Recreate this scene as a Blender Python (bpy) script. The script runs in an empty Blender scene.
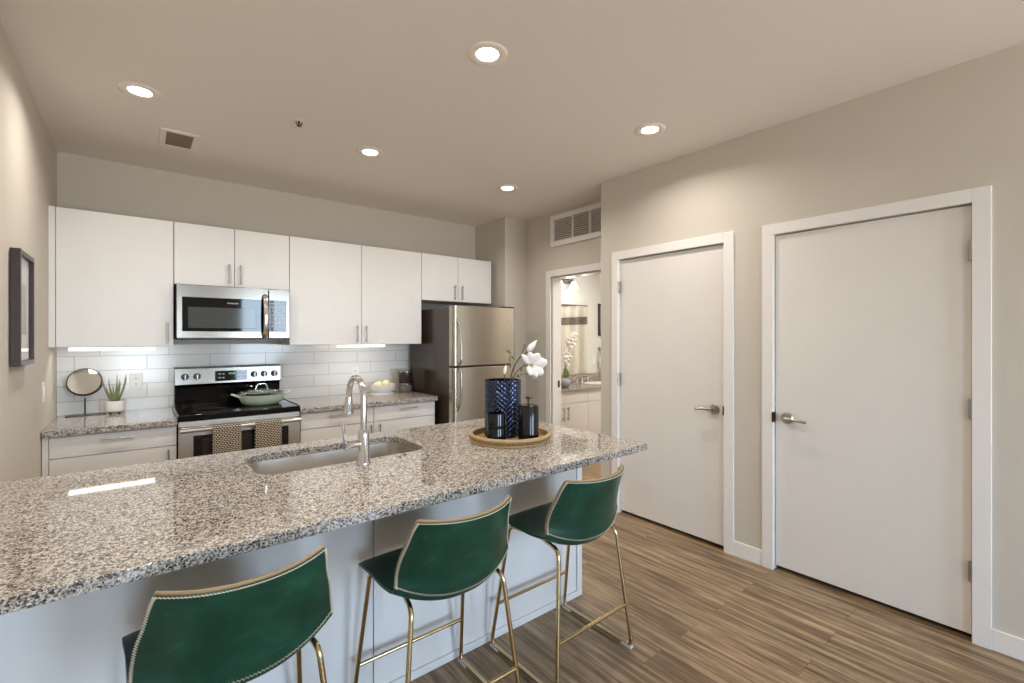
import bpy, math, random
from mathutils import Vector, Matrix
random.seed(7)
SC = bpy.context.scene
COL = SC.collection
PI = math.pi

# ------------------------------------------------------------------ camera, world, light, exposure
cam_data = bpy.data.cameras.new('camera')
cam_data.sensor_fit = 'HORIZONTAL'; cam_data.sensor_width = 36.0
cam_data.lens = 464.6 / 1024 * 36.0
cam_data.shift_y = -4.15 / 1024
cam_data.clip_start = 0.02; cam_data.clip_end = 200
cam = bpy.data.objects.new('camera', cam_data); COL.objects.link(cam)
cam.location = (0, 0, 1.40)
cam.rotation_euler = (PI / 2, 0, -0.6774)
SC.camera = cam

SC.view_settings.view_transform = 'Standard'
SC.view_settings.look = 'None'
SC.view_settings.gamma = 1
SC.view_settings.use_curve_mapping = False
SC.view_settings.exposure = 0.08

CY = SC.cycles
CY.use_denoising = True
CY.max_bounces = 10; CY.diffuse_bounces = 6; CY.glossy_bounces = 5; CY.transmission_bounces = 6
CY.transparent_max_bounces = 8
CY.sample_clamp_indirect = 6.0
CY.caustics_reflective = False; CY.caustics_refractive = False
CY.blur_glossy = 0.5

SKY_STRENGTH = 18.0
LAMP_WATTS = 8.0
LAMP_COLOR = (1.0, 0.95, 0.88)

world = bpy.data.worlds.new('sky'); SC.world = world
world.use_nodes = True
wn = world.node_tree.nodes; wl = world.node_tree.links; wn.clear()
w_out = wn.new('ShaderNodeOutputWorld'); w_bg = wn.new('ShaderNodeBackground')
w_tc = wn.new('ShaderNodeTexCoord'); w_sep = wn.new('ShaderNodeSeparateXYZ'); w_ramp = wn.new('ShaderNodeValToRGB')
w_map = wn.new('ShaderNodeMapRange')
w_map.inputs['From Min'].default_value = -1; w_map.inputs['From Max'].default_value = 1
wl.new(w_tc.outputs['Generated'], w_sep.inputs[0]); wl.new(w_sep.outputs['Z'], w_map.inputs['Value'])
wl.new(w_map.outputs['Result'], w_ramp.inputs['Fac']); wl.new(w_ramp.outputs['Color'], w_bg.inputs['Color'])
wl.new(w_bg.outputs[0], w_out.inputs[0])
cr = w_ramp.color_ramp
cr.elements[0].position = 0.40; cr.elements[0].color = (0.66, 0.64, 0.60, 1)
cr.elements[1].position = 0.52; cr.elements[1].color = (0.62, 0.81, 1.0, 1)
e = cr.elements.new(0.80); e.color = (0.38, 0.62, 1.0, 1)
w_bg.inputs['Strength'].default_value = SKY_STRENGTH

XL, XR, YB, ZC = -0.435, 2.988, 4.45, 2.678     # left wall, right wall, back wall, ceiling
YR = -3.2                                         # window wall behind the viewer
CT = 0.86                                         # countertop height
WINDOWS = [(-0.38, 0.50, 0.12, 2.30), (1.65, 2.90, 0.12, 2.30)]

for (wx0, wx1, wz0, wz1) in WINDOWS:              # daylight portals in the two windows
    ld = bpy.data.lights.new('daylight_portal', 'AREA'); ld.shape = 'RECTANGLE'
    ld.size = wx1 - wx0; ld.size_y = wz1 - wz0
    ld.cycles.is_portal = True
    lo = bpy.data.objects.new('daylight_portal', ld); COL.objects.link(lo)
    lo.location = ((wx0 + wx1) / 2, YR - 0.16, (wz0 + wz1) / 2); lo.rotation_euler = (PI / 2, 0, 0)

# ------------------------------------------------------------------ materials
def lin(c):
    c /= 255.0
    return c / 12.92 if c <= 0.04045 else ((c + 0.055) / 1.055) ** 2.4
def rgb(r, g, b): return (lin(r), lin(g), lin(b), 1.0)

class NT:
    def __init__(s, name):
        s.m = bpy.data.materials.new(name); s.m.use_nodes = True
        s.t = s.m.node_tree; s.t.nodes.clear()
        s.out = s.n('ShaderNodeOutputMaterial'); s.b = s.n('ShaderNodeBsdfPrincipled')
        s.l(s.b.outputs[0], s.out.inputs['Surface'])
    def n(s, k, **kw):
        x = s.t.nodes.new(k)
        for a, v in kw.items(): setattr(x, a, v)
        return x
    def l(s, a, b): s.t.links.new(a, b)
    def coord(s, scale=(1, 1, 1), loc=(0, 0, 0), kind='Object'):
        tc = s.n('ShaderNodeTexCoord'); mp = s.n('ShaderNodeMapping')
        mp.inputs['Scale'].default_value = scale; mp.inputs['Location'].default_value = loc
        s.l(tc.outputs[kind], mp.inputs[0]); return mp.outputs[0]
    def noise(s, vec, scale, detail=3, rough=0.55):
        x = s.n('ShaderNodeTexNoise'); x.inputs['Scale'].default_value = scale
        x.inputs['Detail'].default_value = detail; x.inputs['Roughness'].default_value = rough
        s.l(vec, x.inputs['Vector']); return x
    def ramp(s, fac, stops, interp='LINEAR'):
        x = s.n('ShaderNodeValToRGB'); x.color_ramp.interpolation = interp
        els = x.color_ramp.elements
        while len(els) < len(stops): els.new(0.5)
        for el, (p, c) in zip(els, stops): el.position = p; el.color = c
        s.l(fac, x.inputs['Fac']); return x.outputs['Color']
    def mix(s, a, b, fac, mode='MIX'):
        x = s.n('ShaderNodeMix', data_type='RGBA', blend_type=mode)
        for sock, v in ((x.inputs[6], a), (x.inputs[7], b), (x.inputs[0], fac)):
            if hasattr(v, 'links') or isinstance(v, bpy.types.NodeSocket): s.l(v, sock)
            else: sock.default_value = v
        return x.outputs[2]
    def bump(s, h, strength, dist=0.01):
        x = s.n('ShaderNodeBump'); x.inputs['Strength'].default_value = strength
        x.inputs['Distance'].default_value = dist
        s.l(h, x.inputs['Height']); s.l(x.outputs[0], s.b.inputs['Normal'])
    def set(s, **kw):
        for k, v in kw.items(): s.b.inputs[k.replace('_', ' ')].default_value = v

def plain(name, col, rough=0.5, metal=0.0, var=0.03, scale=30, **kw):
    t = NT(name); v = t.coord(); nz = t.noise(v, scale, 3)
    dark = tuple(c * (1 - var) for c in col[:3]) + (1,)
    lite = tuple(min(1, c * (1 + var)) for c in col[:3]) + (1,)
    t.l(t.ramp(nz.outputs['Fac'], [(0.3, dark), (0.7, lite)]), t.b.inputs['Base Color'])
    t.set(Roughness=rough, Metallic=metal)
    for k, val in kw.items(): t.b.inputs[k.replace('_', ' ')].default_value = val
    return t.m

def wall_paint(name, col, bump=0.25):
    t = NT(name); v = t.coord(); nz = t.noise(v, 110, 4, 0.6)
    t.l(t.ramp(nz.outputs['Fac'], [(0.3, tuple(c * .97 for c in col[:3]) + (1,)), (0.7, col)]), t.b.inputs['Base Color'])
    t.set(Roughness=0.7); t.b.inputs['Specular IOR Level'].default_value = 0.3
    t.bump(nz.outputs['Fac'], bump, 0.004); return t.m

def emit(name, col, strength):
    t = NT(name); t.set(Base_Color=col, Roughness=0.4)
    t.b.inputs['Emission Color'].default_value = col; t.b.inputs['Emission Strength'].default_value = strength
    return t.m

def granite():
    t = NT('speckled_granite'); v = t.coord()
    warp = t.noise(v, 60, 2)
    va = t.n('ShaderNodeVectorMath', operation='MULTIPLY_ADD')
    t.l(warp.outputs['Color'], va.inputs[0]); va.inputs[1].default_value = (0.012, 0.012, 0.012); t.l(v, va.inputs[2])
    vo = t.n('ShaderNodeTexVoronoi'); vo.inputs['Scale'].default_value = 245; t.l(va.outputs[0], vo.inputs['Vector'])
    sp = t.n('ShaderNodeSeparateColor'); t.l(vo.outputs['Color'], sp.inputs[0])
    n2 = t.noise(v, 45, 4, 0.7)
    add = t.n('ShaderNodeMath', operation='MULTIPLY_ADD'); add.inputs[1].default_value = 0.55
    t.l(sp.outputs[0], add.inputs[0])
    sc2 = t.n('ShaderNodeMath', operation='MULTIPLY'); sc2.inputs[1].default_value = 0.62
    t.l(n2.outputs['Fac'], sc2.inputs[0]); t.l(sc2.outputs[0], add.inputs[2])
    col = t.ramp(add.outputs[0], [(0.28, rgb(30, 29, 30)), (0.36, rgb(66, 61, 58)), (0.46, rgb(110, 103, 97)), (0.57, rgb(154, 143, 132)),
                                  (0.70, rgb(192, 182, 171)), (0.88, rgb(214, 207, 198))])
    t.l(col, t.b.inputs['Base Color']); t.set(Roughness=0.035); t.b.inputs['Specular IOR Level'].default_value = 0.75
    return t.m

def planks():
    t = NT('wood_plank_floor'); tc = t.n('ShaderNodeTexCoord'); s = t.n('ShaderNodeSeparateXYZ'); c = t.n('ShaderNodeCombineXYZ')
    t.l(tc.outputs['Object'], s.inputs[0]); t.l(s.outputs['Y'], c.inputs['X']); t.l(s.outputs['X'], c.inputs['Y'])
    br = t.n('ShaderNodeTexBrick'); br.offset = 0.37; br.offset_frequency = 2
    for k, val in (('Scale', 1.0), ('Mortar Size', 0.0007), ('Brick Width', 1.2), ('Row Height', 0.152), ('Mortar Smooth', 0.1), ('Bias', 0.0)):
        br.inputs[k].default_value = val
    br.inputs['Color1'].default_value = (0, 0, 0, 1); br.inputs['Color2'].default_value = (1, 1, 1, 1)
    br.inputs['Mortar'].default_value = (0.5, 0.5, 0.5, 1)
    t.l(c.outputs[0], br.inputs['Vector'])
    # every plank shifts its own grain
    sh = t.n('ShaderNodeVectorMath', operation='MULTIPLY_ADD')
    t.l(br.outputs['Color'], sh.inputs[0]); sh.inputs[1].default_value = (7.3, 3.1, 0); t.l(c.outputs[0], sh.inputs[2])
    m1 = t.n('ShaderNodeMapping'); m1.inputs['Scale'].default_value = (0.8, 15, 1); t.l(sh.outputs[0], m1.inputs[0])
    g1 = t.noise(m1.outputs[0], 2.2, 6, 0.62)
    m2 = t.n('ShaderNodeMapping'); m2.inputs['Scale'].default_value = (3.2, 9, 1); t.l(sh.outputs[0], m2.inputs[0])
    g2 = t.noise(m2.outputs[0], 1.3, 3, 0.6)
    grain = t.ramp(g1.outputs['Fac'], [(0.28, rgb(86, 65, 45)), (0.46, rgb(140, 114, 85)), (0.58, rgb(172, 146, 114)), (0.75, rgb(200, 177, 144))])
    tone = t.ramp(g2.outputs['Fac'], [(0.3, (0.64, 0.62, 0.60, 1)), (0.7, (1.10, 1.09, 1.06, 1))])
    a = t.mix(grain, tone, 0.8, 'MULTIPLY')
    pv = t.ramp(br.outputs['Color'], [(0.0, (0.78, 0.78, 0.78, 1)), (1.0, (1.05, 1.04, 1.02, 1))])
    a = t.mix(a, pv, 0.7, 'MULTIPLY')
    a = t.mix(a, (0.05, 0.035, 0.025, 1), br.outputs['Fac'])
    t.l(a, t.b.inputs['Base Color']); t.set(Roughness=0.36)
    t.bump(g1.outputs['Fac'], 0.12, 0.003); return t.m

def tiles():
    t = NT('white_subway_tile'); tc = t.n('ShaderNodeTexCoord'); s = t.n('ShaderNodeSeparateXYZ'); c = t.n('ShaderNodeCombineXYZ')
    t.l(tc.outputs['Object'], s.inputs[0])
    ax = t.n('ShaderNodeMath', operation='ADD'); ax.inputs[1].default_value = 4.349; t.l(s.outputs['X'], ax.inputs[0])
    az = t.n('ShaderNodeMath', operation='ADD'); az.inputs[1].default_value = -0.847; t.l(s.outputs['Z'], az.inputs[0])
    t.l(ax.outputs[0], c.inputs['X']); t.l(az.outputs[0], c.inputs['Y'])
    br = t.n('ShaderNodeTexBrick'); br.offset = 0.667; br.offset_frequency = 2
    for k, val in (('Scale', 1.0), ('Mortar Size', 0.0022), ('Brick Width', 0.4), ('Row Height', 0.105), ('Mortar Smooth', 0.3)):
        br.inputs[k].default_value = val
    br.inputs['Color1'].default_value = rgb(232, 231, 229); br.inputs['Color2'].default_value = rgb(226, 225, 223)
    br.inputs['Mortar'].default_value = rgb(178, 175, 171)
    t.l(c.outputs[0], br.inputs['Vector']); t.l(br.outputs['Color'], t.b.inputs['Base Color'])
    t.set(Roughness=0.12)
    inv = t.n('ShaderNodeMath', operation='SUBTRACT'); inv.inputs[0].default_value = 1; t.l(br.outputs['Fac'], inv.inputs[1])
    t.bump(inv.outputs[0], 0.35, 0.002); return t.m

def steel(name, col, rough, axis=(1, 1, 60), bump=0.03):
    t = NT(name); v = t.coord(axis); nz = t.noise(v, 14, 3)
    t.l(t.ramp(nz.outputs['Fac'], [(0.3, tuple(c * .92 for c in col[:3]) + (1,)), (0.7, col)]), t.b.inputs['Base Color'])
    t.set(Metallic=1.0, Roughness=rough); t.bump(nz.outputs['Fac'], bump, 0.002); return t.m

def leather():
    t = NT('green_leather'); v = t.coord()
    a = t.noise(v, 7, 5, 0.62); b = t.noise(v, 320, 3)
    vs = t.coord((1, 1, 3.5)); sc = t.noise(vs, 9, 7, 0.75)
    base = t.ramp(a.outputs['Fac'], [(0.28, rgb(9, 46, 34)), (0.52, rgb(14, 63, 48)), (0.75, rgb(28, 86, 66))])
    scuff = t.ramp(sc.outputs['Fac'], [(0.58, (0, 0, 0, 1)), (0.74, (0.30, 0.30, 0.30, 1))])
    t.l(t.mix(base, rgb(78, 128, 108), scuff), t.b.inputs['Base Color'])
    t.set(Roughness=0.30); t.bump(b.outputs['Fac'], 0.08, 0.002); return t.m

def woven():
    t = NT('woven_check_cloth'); tc = t.n('ShaderNodeTexCoord'); s = t.n('ShaderNodeSeparateXYZ'); c = t.n('ShaderNodeCombineXYZ')
    t.l(tc.outputs['Object'], s.inputs[0]); t.l(s.outputs['X'], c.inputs['X']); t.l(s.outputs['Z'], c.inputs['Y'])
    br = t.n('ShaderNodeTexBrick'); br.offset = 0.5
    for k, val in (('Scale', 1.0), ('Mortar Size', 0.0030), ('Brick Width', 0.0185), ('Row Height', 0.0125), ('Mortar Smooth', 0.3)):
        br.inputs[k].default_value = val
    br.inputs['Color1'].default_value = rgb(198, 184, 162); br.inputs['Color2'].default_value = rgb(182, 167, 144)
    br.inputs['Mortar'].default_value = rgb(38, 30, 24)
    t.l(c.outputs[0], br.inputs['Vector']); t.l(br.outputs['Color'], t.b.inputs['Base Color'])
    t.set(Roughness=0.95); return t.m

def diamond_glass():
    t = NT('dark_textured_glass'); v = t.coord(); vo = t.n('ShaderNodeTexVoronoi'); vo.inputs['Scale'].default_value = 130
    t.l(v, vo.inputs['Vector'])
    t.set(Base_Color=rgb(62, 72, 96), Roughness=0.12, Metallic=0.9)
    t.bump(vo.outputs['Distance'], 0.2, 0.002); return t.m

def thin_glass(name, tint=(1, 1, 1, 1), rough=0.02, refl=0.8):
    t = NT(name); t.t.nodes.remove(t.b)
    tr = t.n('ShaderNodeBsdfTransparent'); tr.inputs[0].default_value = tint
    gl = t.n('ShaderNodeBsdfGlossy'); gl.inputs['Roughness'].default_value = rough
    lw = t.n('ShaderNodeLayerWeight'); mx = t.n('ShaderNodeMixShader')
    pw = t.n('ShaderNodeMath', operation='POWER'); pw.inputs[1].default_value = 5; t.l(lw.outputs['Facing'], pw.inputs[0])
    fr = t.n('ShaderNodeMath', operation='MULTIPLY_ADD'); fr.inputs[1].default_value = refl; fr.inputs[2].default_value = 0.03; t.l(pw.outputs[0], fr.inputs[0])
    t.l(fr.outputs[0], mx.inputs[0]); t.l(tr.outputs[0], mx.inputs[1]); t.l(gl.outputs[0], mx.inputs[2])
    t.l(mx.outputs[0], t.out.inputs['Surface']); return t.m

M = dict(
    wall=wall_paint('beige_wall_paint', rgb(204, 196, 184)),
    ceiling=wall_paint('ceiling_paint', rgb(232, 226, 219), 0.12),
    bath=wall_paint('bathroom_paint', rgb(222, 221, 214), 0.1),
    floor=planks(), tile=tiles(), granite=granite(),
    white=plain('white_laminate', rgb(224, 221, 217), 0.38, var=0.012, scale=8),
    island=plain('white_panel', rgb(228, 227, 226), 0.4, var=0.012, scale=6),
    trim=plain('white_trim_paint', rgb(232, 228, 224), 0.35, var=0.01),
    door=plain('white_door_paint', rgb(226, 221, 215), 0.42, var=0.012, scale=5),
    gap=plain('dark_recess', rgb(30, 26, 22), 0.9),
    nickel=steel('brushed_nickel', rgb(186, 180, 172), 0.28),
    chrome=plain('chrome', rgb(222, 222, 224), 0.07, 1.0, var=0.0),
    steel=steel('stainless_steel', rgb(190, 181, 168), 0.26, (1, 1, 40)),
    steelh=steel('stainless_steel_wide', rgb(140, 133, 124), 0.20, (40, 1, 1), 0.01),
    oven=steel('oven_stainless_steel', rgb(206, 197, 184), 0.34, (40, 1, 1), 0.01),
    sink=steel('sink_steel', rgb(214, 207, 197), 0.34, (1, 1, 1), 0.0),
    fridge_side=plain('dark_textured_side', rgb(62, 51, 41), 0.2, var=0.05, scale=120),
    black=plain('black_plastic', rgb(18, 17, 17), 0.3),
    bglass=plain('black_glass', rgb(8, 8, 10), 0.04, var=0.0),
    window_glass=plain('oven_window_glass', rgb(46, 38, 30), 0.06, var=0.0),
    mwglass=plain('microwave_window_glass', rgb(70, 72, 74), 0.07, var=0.02),
    mark=plain('pale_marking', rgb(210, 210, 208), 0.5),
    green_led=emit('green_display_digits', (0.25, 0.9, 0.25, 1), 0.6),
    brass=plain('brass_tube', rgb(206, 184, 142), 0.16, 1.0, var=0.03),
    leather=leather(),
    stitch=plain('cream_thread', rgb(214, 204, 186), 0.8),
    edge=plain('tan_leather_edge', rgb(158, 132, 96), 0.6),
    clear=plain('clear_plastic', rgb(206, 208, 210), 0.2),
    lamp=emit('lamp_diffuser', (1.0, 0.95, 0.88, 1), 14.0),
    strip=emit('light_strip', (1.0, 0.96, 0.90, 1), 3.2),
    shade=emit('lit_glass_shade', (1.0, 0.98, 0.95, 1), 1.1),
    ring=plain('white_metal_ring', rgb(238, 230, 220), 0.4),
    vent=plain('vent_louvre', rgb(226, 220, 212), 0.6),
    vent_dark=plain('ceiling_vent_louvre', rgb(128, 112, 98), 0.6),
    plastic=plain('white_plastic', rgb(234, 232, 228), 0.3),
    wood_frame=plain('dark_walnut', rgb(46, 26, 16), 0.35, var=0.25, scale=60),
    paper=plain('art_paper', rgb(214, 213, 209), 0.6),
    print=plain('pale_print', rgb(176, 175, 172), 0.6, var=0.3, scale=9),
    pane=thin_glass('clear_pane'), picture_glass=thin_glass('picture_glass', refl=0.25),
    towel=woven(),
    pan=plain('sage_enamel', rgb(190, 202, 178), 0.25),
    cream=plain('cream_handle', rgb(206, 200, 180), 0.3),
    glass=thin_glass('lid_glass', (0.82, 0.84, 0.84, 1)),
    mirror=plain('mirror_glass', rgb(230, 229, 226), 0.01, 1.0, var=0.0),
    bronze=plain('dark_bronze', rgb(78, 66, 56), 0.35, 0.9),
    pot=plain('white_ceramic', rgb(226, 224, 220), 0.35),
    leaf=plain('grey_green_leaf', rgb(124, 130, 92), 0.55, var=0.3, scale=40),
    leaf2=plain('fresh_leaf', rgb(98, 118, 58), 0.5, var=0.2),
    twig=plain('brown_twig', rgb(72, 52, 38), 0.8, var=0.3),
    petal=plain('white_petal', rgb(240, 236, 234), 0.6, var=0.03),
    pollen=plain('flower_centre', rgb(190, 170, 110), 0.8),
    lemon=plain('pale_yellow_peel', rgb(236, 222, 172), 0.45, var=0.06, scale=90),
    jar=plain('dark_jar_glass', rgb(52, 40, 30), 0.1),
    jar_grey=plain('grey_jar_fill', rgb(112, 102, 94), 0.2),
    board=plain('pale_board', rgb(206, 200, 188), 0.5),
    basket=plain('tan_wicker', rgb(150, 110, 62), 0.7, var=0.25, scale=160),
    basket2=plain('whitewashed_wicker', rgb(172, 148, 112), 0.7, var=0.15, scale=160),
    vase=diamond_glass(),
    candle=plain('black_glossy_glass', rgb(14, 14, 18), 0.06, var=0.0),
    speckle=plain('black_speckled_glass', rgb(18, 18, 22), 0.16, var=0.9, scale=260),
    curtain=plain('cream_curtain', rgb(240, 235, 222), 0.9, var=0.04),
    band=plain('grey_pattern_band', rgb(134, 126, 112), 0.9, var=0.5, scale=40),
    grey_vase=plain('grey_glass_vase', rgb(150, 154, 162), 0.15),
    darkpic=plain('dark_picture', rgb(52, 44, 44), 0.4),
)

# ------------------------------------------------------------------ mesh helpers
LOC = {}
class MB:
    def __init__(s): s.v = []; s.f = []
    def add(s, vs, fs):
        o = len(s.v); s.v += [tuple(p) for p in vs]; s.f += [tuple(i + o for i in f) for f in fs]; return s
    def box(s, x0, x1, y0, y1, z0, z1):
        return s.add([(x0, y0, z0), (x1, y0, z0), (x1, y1, z0), (x0, y1, z0), (x0, y0, z1), (x1, y0, z1), (x1, y1, z1), (x0, y1, z1)],
                     [(0, 3, 2, 1), (4, 5, 6, 7), (0, 1, 5, 4), (1, 2, 6, 5), (2, 3, 7, 6), (3, 0, 4, 7)])
    def tube(s, path, r, n=10, closed=False, caps=True):
        P = [Vector(p) for p in path]; m = len(P)
        R = r if isinstance(r, (list, tuple)) else [r] * m
        prev = None; vs = []
        for i in range(m):
            a = P[(i - 1) % m] if (closed or i > 0) else P[i]; b = P[(i + 1) % m] if (closed or i < m - 1) else P[i]
            t = (b - a).normalized()
            if prev is None:
                up = Vector((0, 0, 1)) if abs(t.z) < 0.9 else Vector((1, 0, 0))
                u = t.cross(up).normalized()
            else:
                u = (prev - t * prev.dot(t)).normalized()
            prev = u; w = t.cross(u)
            for k in range(n):
                an = 2 * PI * k / n
                vs.append(P[i] + (u * math.cos(an) + w * math.sin(an)) * R[i])
        fs = []
        for i in range(m if closed else m - 1):
            j = (i + 1) % m
            for k in range(n):
                k2 = (k + 1) % n
                fs.append((i * n + k, i * n + k2, j * n + k2, j * n + k))
        if caps and not closed:
            fs.append(tuple(range(n))[::-1]); fs.append(tuple(range((m - 1) * n, m * n)))
        return s.add(vs, fs)
    def cyl(s, p0, p1, r0, r1=None, n=24): return s.tube([p0, p1], [r0, r0 if r1 is None else r1], n)
    def lathe(s, prof, c, n=36, axis='Z', caps=True):
        vs = []; fs = []; m = len(prof)
        for (r, h) in prof:
            for k in range(n):
                a = 2 * PI * k / n; x, y = r * math.cos(a), r * math.sin(a)
                if axis == 'Z': vs.append((c[0] + x, c[1] + y, c[2] + h))
                elif axis == 'Y': vs.append((c[0] + x, c[1] + h, c[2] + y))
                else: vs.append((c[0] + h, c[1] + x, c[2] + y))
        for i in range(m - 1):
            for k in range(n):
                k2 = (k + 1) % n; fs.append((i * n + k, i * n + k2, (i + 1) * n + k2, (i + 1) * n + k))
        if caps and prof[0][0] > 1e-6: fs.append(tuple(range(n))[::-1])
        if caps and prof[-1][0] > 1e-6: fs.append(tuple(range((m - 1) * n, m * n)))
        return s.add(vs, fs)
    def ball(s, c, r, n=14, sc=(1, 1, 1)):
        prof = [(r * math.sin(PI * i / n) * 1.0, -r * math.cos(PI * i / n)) for i in range(n + 1)]
        o = len(s.v); s.lathe([(max(p[0], 1e-5), p[1]) for p in prof], (0, 0, 0), 20)
        for i in range(o, len(s.v)):
            p = s.v[i]; s.v[i] = (c[0] + p[0] * sc[0], c[1] + p[1] * sc[1], c[2] + p[2] * sc[2])
        return s
    def extrude(s, poly, axis, a, b):
        n = len(poly)
        def P(p, h): return {'X': (h, p[0], p[1]), 'Y': (p[0], h, p[1]), 'Z': (p[0], p[1], h)}[axis]
        return s.add([P(p, a) for p in poly] + [P(p, b) for p in poly],
                     [tuple(range(n))[::-1], tuple(range(n, 2 * n))] + [(i, (i + 1) % n, n + (i + 1) % n, n + i) for i in range(n)])
    def grid(s, fn, nu, nv):
        vs = [fn(i / nu, j / nv) for i in range(nu + 1) for j in range(nv + 1)]
        w = nv + 1
        return s.add(vs, [(i * w + j, (i + 1) * w + j, (i + 1) * w + j + 1, i * w + j + 1) for i in range(nu) for j in range(nv)])
    def build(s, name, mat, parent=None, loc=None, bevel=0.0, seg=2, angle=38, solid=0.0, offset=0.0, subsurf=0):
        o3 = LOC.get(parent.name, Vector((0, 0, 0))) if parent else Vector(loc or (0, 0, 0))
        me = bpy.data.meshes.new(name)
        me.from_pydata([tuple(Vector(p) - o3) for p in s.v], [], s.f)
        me.materials.append(M[mat] if isinstance(mat, str) else mat)
        import bmesh
        bm = bmesh.new(); bm.from_mesh(me); bmesh.ops.recalc_face_normals(bm, faces=bm.faces); bm.to_mesh(me); bm.free()
        me.polygons.foreach_set('use_smooth', [True] * len(me.polygons))
        me.set_sharp_from_angle(angle=math.radians(angle))
        ob = bpy.data.objects.new(name, me); COL.objects.link(ob)
        if parent: ob.parent = parent
        else: ob.location = o3
        LOC[ob.name] = o3
        if solid:
            d = ob.modifiers.new('solid', 'SOLIDIFY'); d.thickness = solid; d.offset = offset
        if bevel:
            d = ob.modifiers.new('bevel', 'BEVEL'); d.width = bevel; d.segments = seg; d.limit_method = 'ANGLE'; d.angle_limit = math.radians(40)
        if subsurf:
            d = ob.modifiers.new('sub', 'SUBSURF'); d.levels = subsurf; d.render_levels = subsurf
        return ob

def B(*a): return MB().box(*a)
def tag(o, label, cat=None, group=None, kind=None):
    if label: o['label'] = label
    if cat: o['category'] = cat
    if group: o['group'] = group
    if kind: o['kind'] = kind
    return o
def thing(name, label, cat, loc, group=None):
    o = bpy.data.objects.new(name, None); COL.objects.link(o); o.location = loc; o.empty_display_size = 0.05
    LOC[o.name] = Vector(loc); return tag(o, label, cat, group)
def structure(o, label): return tag(o, label, None, None, 'structure')
def part_label(o, label): o['label'] = label; return o
def copy_tree(o, parent=None):
    c = o.copy(); COL.objects.link(c)
    if parent: c.parent = parent
    for ch in list(o.children): copy_tree(ch, c)
    return c
def arc(c, r, a0, a1, n, plane='YZ'):
    out = []
    for i in range(n + 1):
        a = a0 + (a1 - a0) * i / n; p, q = r * math.cos(a), r * math.sin(a)
        out.append({'YZ': (c[0], c[1] + p, c[2] + q), 'XZ': (c[0] + p, c[1], c[2] + q), 'XY': (c[0] + p, c[1] + q, c[2])}[plane])
    return out
def fillet(pts, r, n=6):
    P = [Vector(p) for p in pts]; out = [P[0]]
    for i in range(1, len(P) - 1):
        a = (P[i - 1] - P[i]); b = (P[i + 1] - P[i]); d = min(r, a.length * .49, b.length * .49)
        p0 = P[i] + a.normalized() * d; p1 = P[i] + b.normalized() * d
        for k in range(n + 1):
            t = k / n; out.append(p0 * (1 - t) ** 2 + P[i] * 2 * t * (1 - t) + p1 * t * t)
    return out + [P[-1]]
def rrect(x0, x1, y0, y1, r, n=6):
    out = []
    for cx, cy, a in ((x1 - r, y1 - r, 0), (x0 + r, y1 - r, PI / 2), (x0 + r, y0 + r, PI), (x1 - r, y0 + r, 3 * PI / 2)):
        for i in range(n + 1):
            t = a + PI / 2 * i / n; out.append((cx + r * math.cos(t), cy + r * math.sin(t)))
    return out
def text(name, s, size, loc, rot, mat, parent):
    cu = bpy.data.curves.new(name, 'FONT'); cu.body = s; cu.size = size; cu.align_x = 'CENTER'; cu.align_y = 'CENTER'; cu.extrude = 0.0006
    cu.materials.append(M[mat]); o = bpy.data.objects.new(name, cu); COL.objects.link(o)
    bpy.context.view_layer.update()
    me = bpy.data.meshes.new_from_object(o); bpy.data.objects.remove(o); o = bpy.data.objects.new(name, me); COL.objects.link(o)
    o.parent = parent; o.location = Vector(loc) - LOC[parent.name]; o.rotation_euler = rot; LOC[o.name] = LOC[parent.name]; return o

# ------------------------------------------------------------------ the room
structure(B(-0.6, 6.3, YR - 0.3, 4.6, -0.08, 0).build('floor', 'floor'), 'wood plank floor')
structure(B(-0.6, 6.3, YR - 0.3, 4.6, ZC, ZC + 0.1).build('ceiling', 'ceiling'), 'flat beige ceiling')
structure(B(XL - 0.15, XL, YR - 0.15, YB + 0.1, 0, ZC).build('wall_left', 'wall'), 'beige wall at left')
structure(B(XL, 3.32, YB, YB + 0.1, 0, ZC).build('wall_back', 'wall'), 'beige wall behind the kitchen')
structure(B(3.035, 3.32, 3.89, YB, 0, ZC).build('wall_pier', 'wall'), 'beige wall return beside the refrigerator')
# right wall with two shallow door recesses
DOORS = [(0.342, 1.190), (1.500, 2.350)]
w = MB()
ys = [YR - 0.15, DOORS[0][0] - .012, DOORS[0][1] + .012, DOORS[1][0] - .012, DOORS[1][1] + .012, 2.538]
for i in (0, 2, 4): w.box(XR, 3.44, ys[i], ys[i + 1], 0, ZC)
for i in (1, 3):
    w.box(XR, 3.44, ys[i], ys[i + 1], 2.022, ZC); w.box(3.20, 3.44, ys[i], ys[i + 1], 0, 2.022)
structure(w.build('wall_right', 'wall'), 'beige wall with two doors at right')
# hall wall with doorway to the bathroom
w = MB(); w.box(3.32, 3.44, 3.478, YB, 0, ZC); w.box(3.32, 3.44, 2.538, 2.62, 0, ZC); w.box(3.32, 3.44, 2.62, 3.478, 2.02, ZC)
structure(w.build('wall_hall', 'wall'), 'beige wall with the bathroom doorway')
structure(B(3.44, 6.2, 4.22, 4.32, 0, ZC).build('wall_bathroom_back', 'bath'), 'bathroom wall behind the vanity')
structure(B(6.2, 6.3, 1.9, 4.32, 0, ZC).build('wall_bathroom_end', 'bath'), 'end wall of the bathroom')
structure(B(3.44, 6.3, 1.9, 2.0, 0, ZC).build('wall_bathroom_front', 'bath'), 'front wall of the bathroom')
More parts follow.
